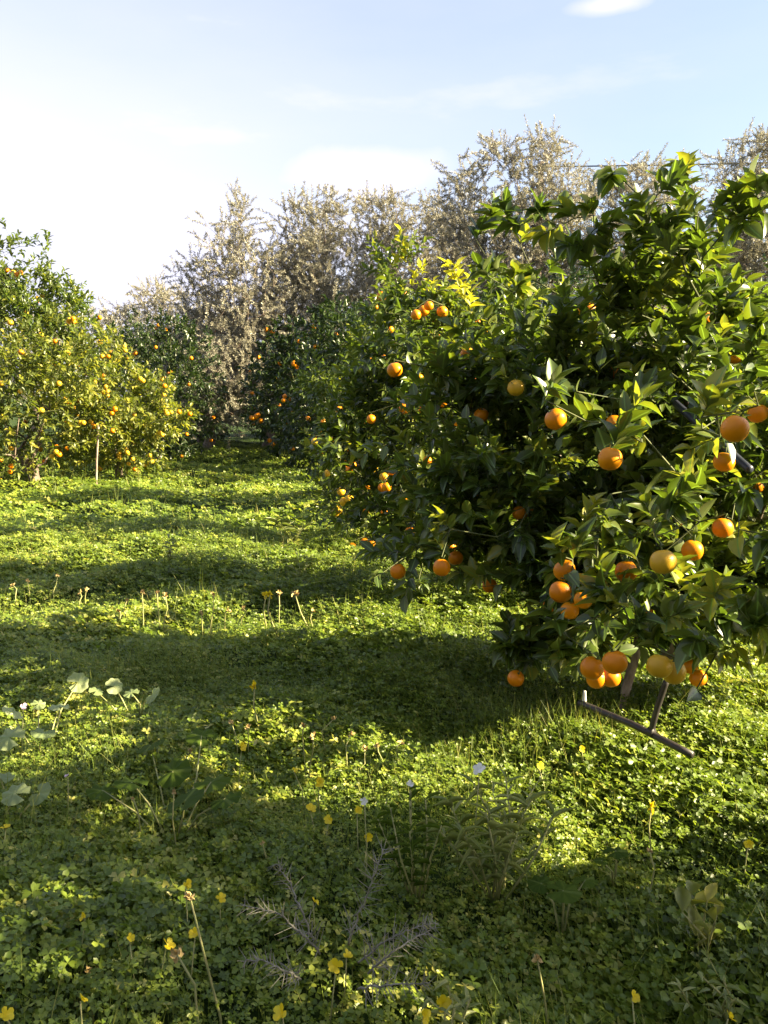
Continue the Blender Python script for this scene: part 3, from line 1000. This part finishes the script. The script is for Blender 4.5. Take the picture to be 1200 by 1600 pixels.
olive('small rounded grey olive tree at the left end of the back row', 26, [(205, 475), (240, 440), (275, 455), (300, 520)], .85, 1.0, 230, 250)
olive('sparse olive tree with a thin crooked tip rising alone against the white sky', 23, [(308, 400), (368, 325), (350, 400), (405, 385), (440, 400), (330, 470)], .72, .9, 230, 325, tip=[(352, 420), (366, 370), (376, 335), (368, 312)])
olive('broad grey olive tree in the middle of the back row, left of the centre', 23.5, [(475, 300), (515, 295), (545, 305), (450, 370), (500, 360)], .95, .9, 260, 420)
olive('grey olive tree behind the third orange tree with two low tops', 24.5, [(590, 300), (625, 305), (660, 320), (610, 350)], .9, .9, 250, 600)
olive('darker olive tree between the centre olives and the tallest one', 25.5, [(690, 300), (725, 335), (700, 370)], .95, 1.0, 260, 700)
olive('tallest olive tree of the back row, with a wide crown of several plumes', 22.5, [(728, 245), (780, 218), (848, 203), (872, 260), (820, 270), (905, 300), (760, 320)], .95, 1.0, 260, 820, trunk_r=.2)
olive('olive tree behind the top of the near orange tree, under the overhead wire', 24, [(945, 265), (985, 252), (1030, 250), (1060, 290), (985, 330)], .95, 1.0, 250, 990)
olive('tall olive tree at the right edge with its top leaning out of the picture', 21.5, [(1140, 245), (1180, 208), (1225, 205), (1130, 330), (1250, 300), (1190, 330)], .85, 1.0, 260, 1190)
olive('distant small olive tree low on the skyline beside the tall left orange tree', 38, [(140, 485), (170, 488), (200, 480)], 1.1, 1.0, 150, 160, leaf=.17, nl=30)
olive('distant olive tree on the skyline hidden behind the left orange trees', 36, [(60, 490), (90, 485), (20, 480)], 1.3, 1.0, 150, 60, leaf=.17, nl=30)
# unseen olives added around the viewer's back to block skylight and deepen shade
for i, (x_, y_) in enumerate(((-9, -8), (-4, -8.5), (1, -8), (6, -9), (-13, 1), (-14, 7))):
    t_ = np.array([(x_ - 1, y_, 7.5), (x_ + 1, y_, 8), (x_ + 2.2, y_ + .5, 7)])
    olive(['added sky-blocking olive tree far behind the viewer on the left', 'added sky-blocking olive tree behind the viewer left of centre', 'added sky-blocking olive tree straight behind the viewer',
           'added sky-blocking olive tree behind the viewer on the right', 'added sky-blocking olive tree beside the viewer far to the left', 'added sky-blocking olive tree beyond the left orange row outside the view'][i],
          y_, t_, 1.7, .5, 210, x_, leaf=.19, nl=26, world=True)
# a second row behind, closing the gaps between the trunks
for i, (px, yy, tops) in enumerate(((330, 31, [(310, 500), (350, 470), (380, 500)]), (470, 31, [(440, 450), (480, 430), (520, 440)]),
                                    (640, 32, [(590, 430), (650, 420), (700, 430)]), (900, 31, [(850, 400), (920, 380), (980, 390)]),
                                    (1110, 31, [(1060, 400), (1110, 390), (1160, 380)]))):
    olive(['second-row olive tree seen low behind the crooked-tipped one', 'second-row olive tree behind the broad middle olive',
           'second-row olive tree behind the two low-topped olive', 'second-row olive tree behind the tallest olive',
           'second-row olive tree behind the olive at the right edge'][i], yy, tops, 1.35, .5, 190, px, leaf=.17, nl=26)


# ------------------------------------------------------------------ pipes, stakes, wire
def rod(name, pts, r, mat, label=None, cat=None, parent=None, sides=8, bump=0, r2=None):
    P = [np.array(p, float) for p in pts]
    Q = []
    for a, b in zip(P[:-1], P[1:]):
        for f in np.linspace(0, 1, 6)[:-1]: Q.append(a + (b - a) * f)
    Q.append(P[-1])
    rr = np.linspace(r, r2 if r2 else r, len(Q))
    V, Fc = smooth_tube(Q, rr, sides, bump)
    o = MB().add(V, Fc).build(name, mat, parent)
    return tag(o, label, cat) if label else o


a, b = at_z(905, 1098, .25), at_z(1082, 1180, .21)
pp = thing('irrigation_pipe', at_z(1018, 1148, 0), 'thin dark irrigation pipe lying slanted in the clover with a short riser', 'pipe')
rod('pipe_run', [a, (a + b) / 2 + np.array([0, 0, .012]), b], .0135, M['pipe'], parent=pp)
c = at_z(1017, 1144, .24)
rod('riser', [c, at(1028, 1103, c[1] - .01), at(1042, 1062, c[1] - .02)], .0115, M['pipe'], parent=pp)
rod('tee_joint', [c - (b - a) * .022, c + (b - a) * .022], .019, M['pipe'], parent=pp)
e = at_z(913, 1096, .26)
rod('fitting', [e, e + np.array([0, 0, .045])], .009, M['metal'], parent=pp, r2=.006)

sb = at_z(972, 1122, .05)
st = rod('prop_stake', [sb - np.array([0, 0, .15]), at(978, 1080, sb[1]), at(990, 1035, sb[1] + .05), at(1010, 940, sb[1] + .15)], .021, M['stake'],
         'weathered wooden stake standing under the near tree, behind the slanted pipe', 'stake', bump=.08)
bp0, bp1 = at(1055, 630, 3.5), at(1158, 722, 3.1)
rod('prop_pipe', [bp0, bp1, bp1 + (bp1 - bp0) * .12], .016, M['bluepipe'],
    'blue-black pipe leaning through the crown of the near tree beside the biggest fruit', 'pipe')
ls = at_z(150, 762, 0)
rod('prop_stake', [ls - np.array([0, 0, .1]), at(151, 720, ls[1]), at(154, 664, ls[1])], .017, M['stake'],
    'slender pale stake propping the low branches of the sunlit rounded tree', 'stake')
wa, wb = at(845, 285, 27.5), at(1130, 256, 26.5)
wp = []
for k in range(0, 19):
    f = k / 3.2
    w_ = wa + (wb - wa) * f
    wp.append(w_ + np.array([0, 0, -.9 * math.sin(math.pi * min(k, 18) / 18) + .9 * math.sin(math.pi * 3.2 / 18)]))
upz = wp[0][2]
rod('utility_pole', [(wa[0], wa[1], -.3), (wa[0], wa[1], upz + .15)], .12, M['olive_bark'], 'wooden pole hidden behind the tallest olive tree, carrying the overhead wire', 'pole', r2=.08)
rod('overhead_wire', wp, .022, M['wire'], 'dark overhead wire crossing the sky behind the top of the near tree', 'wire', sides=6)


# ------------------------------------------------------------------ small plants
def gz(x, y): return float(ground(np.array(x), np.array(y)))


ROUND_V = [(0, 0, 0)]
ROUND_F = []
NR = 42
for ring, rr in ((1, .28), (2, .52)):
    for k in range(NR + 1):
        an = math.radians(18) + math.radians(324) * k / NR + math.pi
        sc = rr * (1 + (.055 if ring == 2 else 0) * math.cos(7 * (an - math.pi) * 1.11))
        ROUND_V.append((sc * math.cos(an), sc * math.sin(an), (.022 * ring * math.cos(14 * (an - math.pi) * .555) - .22 * rr * rr)))
for k in range(NR):
    ROUND_F.append([0, 1 + k, 2 + k])
    ROUND_F.append([1 + k, NR + 2 + k, NR + 3 + k, 2 + k])
ROUND = Tmpl(ROUND_V, ROUND_F)
LANCE = leaf_tmpl([0, .12, .35, .65, .88, 1], [.05, .3, .5, .42, .18, 0], .5, .45)


def one_leaf(t, p, d, n, L, W, tint, mat, parent, name='leaf'):
    return place(t, np.array([p]), np.array([d], float), np.array([n], float), np.array([L]), np.array([W]), np.array([tint]), name, mat, parent)


def round_plant(name, label, cat, base_px, h, leaves, mat, t=ROUND, group=None):
    """leaves: (px, py, diameter m, height m, dir, normal)"""
    b = at_z(*base_px, .1)
    b[2] = gz(b[0], b[1])
    root = thing(name, b, label, cat, group)
    for (px, py, size, hh, dr, nn) in leaves:
        size *= .72; hh *= .74
        p = at_z(px, py, hh + b[2])
        one_leaf(t, p, dr, nn, size, size, R.random(), mat, root)
        m = (p + b) / 2 + R.normal(size=3) * .015 + np.array([0, 0, .03])
        V, Fc = smooth_tube([b, m, p], [.0035, .003, .002], 6)
        MB().add(V, Fc).build('leaf_stalk', M['stalk'], root)
    return root


def rd(): return (R.normal(), R.normal(), .1)
def rn(tx=.3, ty=-.5): return (tx + R.normal(0, .25), ty + R.normal(0, .25), 1)


round_plant('mallow_plant', 'pale round scalloped mallow leaves at the left edge, between the two shadows', 'mallow', (70, 1170),
            .25, [(122, 1066, .125, .30, (.5, .4, 0), (.5, -.9, .7)), (92, 1104, .11, .30, (-.5, .4, 0), (.6, -.4, .9)), (68, 1144, .125, .28, (0, -1, 0), (.1, -.9, .6)),
                  (14, 1152, .15, .30, (-.6, .2, 0), (.7, -.6, .7)), (20, 1112, .12, .28, (-.2, .7, 0), (.6, -.6, .6)), (60, 1100, .08, .27, (.4, .4, 0), (.3, -.3, 1))], M['mallow'])
round_plant('mallow_plant', 'dull mallow leaves standing in the tree shadow right of the palest mallow', 'mallow', (215, 1120), .25,
            [(178, 1072, .10, .28, (.5, .3, 0), (.1, -.8, .6)), (238, 1086, .11, .28, (.3, -.5, 0), (-.3, -.7, .6)), (205, 1082, .09, .27, (-.5, .3, 0), rn()),
             (150, 1080, .085, .26, (.2, .6, 0), rn())], M['mallow'])
round_plant('mallow_plant', 'grey green folded mallow leaves low at the left edge in shade', 'mallow', (10, 1290), .25,
            [(24, 1240, .12, .30, (-.8, .2, 0), (0, -.4, .9)), (62, 1240, .11, .28, (.6, -.5, 0), (-.4, -.5, .8)), (0, 1215, .12, .30, (-.3, .6, 0), (.3, -.6, .8))], M['mallow'])
round_plant('broad_leaf_plant', 'dark broad-leaved plant left of centre where the foreground shade begins', 'broad-leaved weed', (270, 1290), .3,
            [(px, py, sz, hh, rd(), rn(-.5, .1)) for px, py, sz, hh in ((235, 1165, .15, .26), (315, 1150, .16, .28), (270, 1205, .17, .26), (330, 1222, .17, .26),
             (205, 1222, .15, .28), (352, 1248, .14, .28), (290, 1250, .17, .28), (160, 1235, .14, .24))], M['broad'])
round_plant('broad_leaf_plant', 'single dark flat leaf plant lying in the sunny clover low on the right', 'broad-leaved weed', (960, 1350), .2,
            [(962, 1330, .10, .24, (1, .2, 0), (0, .1, 1)), (940, 1345, .06, .22, (-1, .3, 0), (0, .1, 1))], M['broad'])
round_plant('broad_leaf_plant', 'dark flat leaf plant at the edge of the shade, right of the prickly stems', 'broad-leaved weed', (880, 1420), .2,
            [(880, 1392, .13, .24, (1, -.2, 0), (-.1, 0, 1)), (845, 1380, .10, .22, (-.7, .5, 0), (-.2, 0, 1)), (915, 1375, .09, .22, (.7, .5, 0), (-.2, 0, 1))], M['broad'])

# shiny seedling and leafy weeds
def leafy(name, label, cat, base_px, stems, nleaf, L, W, mat, tmpl=LANCE, hgt=.3, tint=(.2, 1)):
    b = at_z(*base_px, .1); b[2] = gz(b[0], b[1])
    root = thing(name, b, label, cat)
    mb = MB(); O, D, N, T = [], [], [], []
    for (px, py, hh) in stems:
        tip = at_z(px, py, hh + b[2])
        mid = (b + tip) / 2 + np.array([R.normal(0, .02), R.normal(0, .02), hh * .12])
        V, Fc = smooth_tube([b + R.normal(size=3) * .01, mid, tip], [.004, .003, .0018], 6); mb.add(V, Fc)
        for k in range(nleaf):
            f = .3 + .7 * k / (nleaf - 1)
            p = (b * (1 - f) + mid * f) * (1 - f) + (mid * (1 - f) + tip * f) * f
            an = k * 2.4 + R.normal(0, .4)
            O.append(p); D.append((math.cos(an), math.sin(an), R.uniform(.2, 1.1))); N.append((-.3 * math.cos(an), -.3 * math.sin(an) - .2, 1))
            T.append(R.uniform(*tint))
    mb.build('stem', M['stalk'], root)
    n = len(O); ll = L * R.uniform(.6, 1.2, n)
    place(tmpl, np.array(O), np.array(D), np.array(N), ll, ll * W, np.array(T), 'leaves', mat, root)
    return root


leafy('leafy_weed', 'bushy sunlit weed with long curling leaves below the white flower', 'weed', (775, 1370),
      [(740, 1225, .36), (790, 1215, .38), (830, 1250, .34), (700, 1250, .32), (865, 1275, .28), (760, 1270, .32), (810, 1300, .30), (680, 1290, .28), (720, 1300, .3), (845, 1215, .3), (770, 1240, .26)], 15, .065, .15, M['weed'])
leafy('leafy_weed', 'darker upright weed with pale fuzzy tips left of the bushy sunlit weed', 'weed', (650, 1380),
      [(640, 1235, .38), (665, 1250, .36), (610, 1262, .34), (590, 1280, .30), (690, 1290, .34), (640, 1300, .3)], 14, .05, .18, M['broad'])
leafy('citrus_seedling', 'citrus seedling with shiny cupped leaves low at the right', 'seedling', (1085, 1440),
      [(1078, 1400, .26), (1105, 1408, .25), (1066, 1425, .24), (1120, 1430, .22)], 4, .075, .5, M['citrus_light'], LEAF_HI)
leafy('leafy_weed', 'small leafy weed catching the sun in the bottom right corner', 'weed', (1110, 1560),
      [(1090, 1520, .22), (1130, 1530, .22), (1060, 1540, .2), (1150, 1560, .2)], 8, .035, .28, M['weed'])
leafy('leafy_weed', 'leafy weed clump lit at the middle of the bottom edge', 'weed', (700, 1600),
      [(700, 1540, .24), (735, 1560, .22), (672, 1565, .22), (710, 1575, .2)], 8, .035, .28, M['weed'])
leafy('leafy_weed', 'pale narrow-leaved weed tuft in the shadow band before the third orange tree', 'weed', (450, 850),
      [(432, 815, .30), (455, 812, .32), (440, 822, .28), (470, 830, .25)], 6, .16, .14, M['weed'])
leafy('leafy_weed', 'small yellowish upright weed on the sunny mound left of the middle', 'weed', (264, 880),
      [(264, 842, .34), (258, 850, .30), (270, 852, .30)], 7, .07, .3, M['weed'])
leafy('leafy_weed', 'low weed tuft on the lawn between the two middle shadow bands', 'weed', (470, 900),
      [(465, 868, .26), (480, 874, .24), (452, 880, .22)], 7, .09, .2, M['weed'])


def stalk(tip, base, label, head='seed', group=None, r=.0022, hs=.011, zb=.08):
    b = at_z(*base, zb)
    tp = at(tip[0], tip[1], b[1] + R.normal(0, .02))
    b2 = b.copy(); b2[2] = gz(b[0], b[1])
    root = thing('seed_stalk', b2, label, 'seed stalk', group)
    mid = (b + tp) / 2 + np.array([R.normal(0, .012), 0, R.normal(.01, .01)])
    V, Fc = smooth_tube([b2, b, mid, tp], [r * 1.1, r * 1.1, r, r * .8], 6)
    MB().add(V, Fc).build('stem', M['stalk'], root)
    n = 9
    D = nrm(R.normal(size=(n, 3)) + np.array([0, 0, .5]))
    place(LEAF_MID, np.repeat(tp[None], n, 0), D, R.normal(size=(n, 3)), hs * R.uniform(.9, 1.7, n), np.full(n, hs * .9), R.random(n), 'seed_head',
          M['seed'] if head == 'seed' else M['petal'], root)
    return root


G1 = 'dry stalks on the lawn strip behind the near tree shadow'
L1 = 'thin pale stalk with a dry head on the sunny strip behind the near tree shadow'
for tip, base in (((222, 926), (224, 975)), ((246, 926), (249, 970)), ((258, 930), (256, 975)), ((333, 930), (329, 978)), ((198, 938), (200, 972)),
                  ((185, 955), (185, 975)), ((488, 955), (490, 985)), ((357, 953), (351, 972)), ((380, 951), (377, 968)), ((436, 926), (436, 965)), ((314, 957), (316, 975))):
    stalk(tip, base, L1, group=G1, r=.0035, hs=.016)
stalk((416, 930), (417, 985), 'left one of the two tall joined yellow-headed stalks in the middle lawn', 'petal', r=.0045, hs=.024)
stalk((422, 930), (433, 992), 'right one of the two tall joined yellow-headed stalks, leaning right as it goes down', 'petal', r=.0045, hs=.024)
stalk((461, 928), (482, 982), 'slanting brown-headed stalk right of the two joined yellow-headed ones', r=.0045, hs=.024)
stalk((398, 1071), (407, 1146), 'tall lone stalk with a bright yellow head in front of the near tree shadow', 'petal', r=.0035, hs=.020)
G2 = 'stalks along the front edge of the near tree shadow'
L2 = 'thin stalk with a dry head at the front edge of the near tree shadow'
for tip, base in (((475, 1134), (477, 1200)), ((489, 1150), (484, 1200)), ((521, 1124), (508, 1172)), ((548, 1148), (542, 1190)), ((570, 1170), (563, 1200)),
                  ((362, 1130), (371, 1172)), ((386, 1135), (388, 1170)), ((590, 1165), (604, 1200)), ((296, 1175), (296, 1205)), ((626, 1160), (622, 1190))):
    stalk(tip, base, L2, group=G2, hs=.013)
G3 = 'stalks on the sunny lawn at the left'
L3 = 'small pale stalk on the sunny mound at the left, behind the middle lawn stalks'
for tip, base in (((90, 900), (83, 925)), ((20, 914), (24, 933)), ((135, 921), (133, 933)), ((125, 925), (124, 940)), ((43, 908), (46, 925))):
    stalk(tip, base, L3, group=G3, r=.0035, hs=.014)
stalk((297, 1402), (345, 1592), 'long slanting pale stalk rising from the bottom edge left of the middle', r=.0028, hs=.013)
stalk((277, 1492), (309, 1600), 'slanting stalk with a wilted brown head left of the long pale one', r=.0028, hs=.016)
stalk((140, 1516), (144, 1562), 'short stalk with a curled dry head near the bottom left', hs=.010)
stalk((840, 1500), (856, 1600), 'thin leaning stalk with a dry head at the bottom right of the middle', hs=.012)
stalk((208, 1248), (220, 1302), 'thin pale stalk in front of the dark broad-leaved plant, left one', hs=.008)
stalk((272, 1238), (275, 1320), 'thin pale stalk in front of the dark broad-leaved plant, right one', hs=.008)
stalk((57, 1110), (57, 1150), 'thin stalk with a reddish tip among the pale mallow leaves', hs=.010)
stalk((1018, 1262), (1017, 1330), 'thin stalk under a small yellow head in the sunny clover at the right', 'petal', hs=.014)
stalk((1015, 1330), (1016, 1390), 'thin upright stalk in the sunny clover right of the dark flat leaf', hs=.008)
stalk((410, 1318), (440, 1372), 'stiff slanting stalk behind the dry prickly stems', hs=.006, r=.003)


def flower(px, py, label, size=.030, mat='petal', z=.24, group=None, face=None, cat='yellow flower', name='clover_flower'):
    p = at_z(px, py, z)
    b = np.array([p[0] + R.normal(0, .02), p[1] + R.normal(0, .02), gz(p[0], p[1])])
    root = thing(name, b, label, cat, group)
    f = nrm(np.array(face if face is not None else (R.normal(.3, .6), R.normal(-.5, .5), .7))[None])[0]
    V, Fc = smooth_tube([b, (b + p) / 2 + R.normal(size=3) * .008, p - f * .012], [.002, .0018, .0015], 6)
    MB().add(V, Fc).build('stem', M['stalk'], root)
    u = nrm(np.cross(f, np.array([[.3, .2, .9]])))[0]; w = np.cross(f, u)
    D, N = [], []
    for k in range(5):
        an = k * 2 * math.pi / 5
        r_ = math.cos(an) * u + math.sin(an) * w
        D.append(r_ * .9 + f * .55); N.append(f - r_ * .5 + R.normal(size=3) * .25); D[-1] = D[-1] + R.normal(size=3) * .18
    t = leaf_tmpl([0, .35, .75, 1], [.08, .32, .42, .18], .12, .15)
    place(t, np.repeat((p - f * .008)[None], 5, 0), np.array(D), np.array(N), np.full(5, size * .62), np.full(5, size * .62), R.random(5), 'blossom', M[mat], root)
    return root


FL = [(265, 1474, 'yellow flower just above the wilted slanting stalk at the bottom left', .036), (301, 1458, 'small open yellow flower right of the one above the wilted stalk', .028),
      (295, 1382, 'yellow flower at the top of the long slanting stalk', .028), (347, 1401, 'yellow flower right of the long slanting stalk, left of the prickly stems', .028),
      (495, 1406, 'yellow flower in the shade between the dry prickly stems', .026), (545, 1490, 'small yellow flower upper right of the star-shaped one amid prickly stems', .028),
      (524, 1508, 'star-shaped yellow flower amid the prickly stems, lower left of its small neighbour', .036), (437, 1581, 'big yellow flower at the bottom edge left of the middle', .038),
      (694, 1567, 'brightly lit yellow flower at the bottom edge right of the middle', .036), (667, 1590, 'yellow flower touching the bottom edge beside the brightly lit one', .034),
      (12, 1583, 'yellow flower in the bottom left corner', .034), (132, 1557, 'small side-turned yellow flower near the bottom left corner', .026),
      (126, 1432, 'pale half-closed yellow flower in the shade at the lower left', .024), (206, 1464, 'greenish closed yellow bud left of the two lower left flowers', .022),
      (993, 1556, 'yellow flower near the bottom edge at the right', .028), (1145, 1588, 'yellow flower in the bottom right corner', .030),
      (1170, 1318, 'pale yellow flower at the right edge of the sunny clover', .030), (845, 1196, 'round pale yellow flower behind the leafy weed', .034),
      (500, 1222, 'brightest yellow flower in the sunny clover left of the leafy weeds', .04), (487, 1262, 'yellow flower just below the brightest one in the sunny clover', .036),
      (512, 1280, 'yellow flower at the shade edge below the two sunny ones', .03), (560, 1266, 'yellow flower by the pale tips of the darker upright weed', .028),
      (576, 1308, 'orange-yellow flower just above the tallest prickly stem', .03), (380, 1166, 'yellow flower under the stalks at the shadow edge left of the middle', .034),
      (462, 1202, 'small yellow flower left of the brightest one', .028), (8, 1290, 'yellow green flower at the left edge in the shade', .03),
      (910, 1170, 'pale yellow flower in the sunny clover below the slanted pipe', .028), (452, 785, 'tiny yellow flower far up the lawn before the shaded orange tree', .03)]
for px, py, lb, sz in FL:
    flower(px, py, lb, sz * .85, z=.17 + R.uniform(0, .06))
flower(748, 1200, 'white trumpet flower standing up out of the leafy weed', .032, 'white_petal', z=.42, face=(-.3, -.5, .9), cat='white flower', name='white_flower')
flower(641, 1224, 'white flower tip above the darker upright weed', .02, 'white_petal', z=.40, cat='white flower', name='white_flower')
flower(568, 1252, 'small white flower left of the darker upright weed', .02, 'white_petal', z=.34, cat='white flower', name='white_flower')
flower(38, 1103, 'small pinkish white flower among the mallow leaves at the left edge', .024, 'pink_petal', z=.32, cat='pink flower', name='mallow_flower')
flower(103, 1210, 'small pinkish flower in the sunny patch right of the folded mallow leaves', .018, 'pink_petal', z=.25, cat='pink flower', name='mallow_flower')


def prickly(pts, label, spn=.05, col='dry'):
    """dry stem with needle-like spines; pts (px,py,height)"""
    P = np.array([at_z(a, b, c + .05) for a, b, c in pts])
    root = thing('prickly_stem', (P[0][0], P[0][1], gz(P[0][0], P[0][1])), label, 'dry stem')
    Q = []
    for a, b in zip(P[:-1], P[1:]):
        for f in np.linspace(0, 1, 8)[:-1]: Q.append(a + (b - a) * f + R.normal(size=3) * .0015)
    Q.append(P[-1]); Q = np.array(Q)
    V, Fc = smooth_tube(Q, np.linspace(.0028, .0010, len(Q)), 6)
    MB().add(V, Fc).build('stem', M[col], root)
    T_ = nrm(np.gradient(Q, axis=0))
    A, B = [], []
    for k in range(len(Q) * 3):
        i = min(len(Q) - 1, int(R.uniform(.05, 1) * len(Q)))
        rnd = nrm(R.normal(size=(1, 3)))[0]; sd_ = np.cross(T_[i], rnd); sd_ /= np.linalg.norm(sd_)
        A.append(Q[i]); B.append(Q[i] + (sd_ + T_[i] * .55) * spn * R.uniform(.5, 1.1) * (1.1 - .5 * i / len(Q)))
    A, B = np.array(A), np.array(B)
    V, f, s_ = tubes(A, B, np.full(len(A), .0010), np.full(len(A), .0004), 4)
    MB().addflat(V, f, s_).build('spines', M[col], root)


prickly([(545, 1475, .12), (560, 1430, .22), (580, 1380, .32), (598, 1328, .40)], 'tallest prickly dry stem rising upright right of the others', .06)
prickly([(560, 1505, .14), (595, 1475, .20), (635, 1455, .24), (675, 1440, .26)], 'upper prickly dry stem reaching right from the dark hollow', .055)
prickly([(575, 1520, .16), (610, 1490, .22), (650, 1465, .24), (680, 1450, .24)], 'lower prickly dry stem reaching right from the dark hollow', .055)
prickly([(500, 1490, .14), (470, 1455, .22), (430, 1425, .26), (375, 1412, .26)], 'prickly dry stem reaching left with sunlit spines', .05)
prickly([(490, 1470, .16), (470, 1420, .24), (450, 1375, .28), (432, 1350, .30)], 'dark prickly dry stem leaning up left behind the sunlit one', .045)
prickly([(470, 1530, .14), (440, 1515, .2), (410, 1500, .22), (382, 1502, .22)], 'short prickly dry stem lying left below the sunlit one', .04)
prickly([(560, 1545, .14), (600, 1540, .2), (640, 1538, .22), (670, 1536, .22)], 'flat prickly dry stem lying lowest, right of the star-shaped flower', .045)
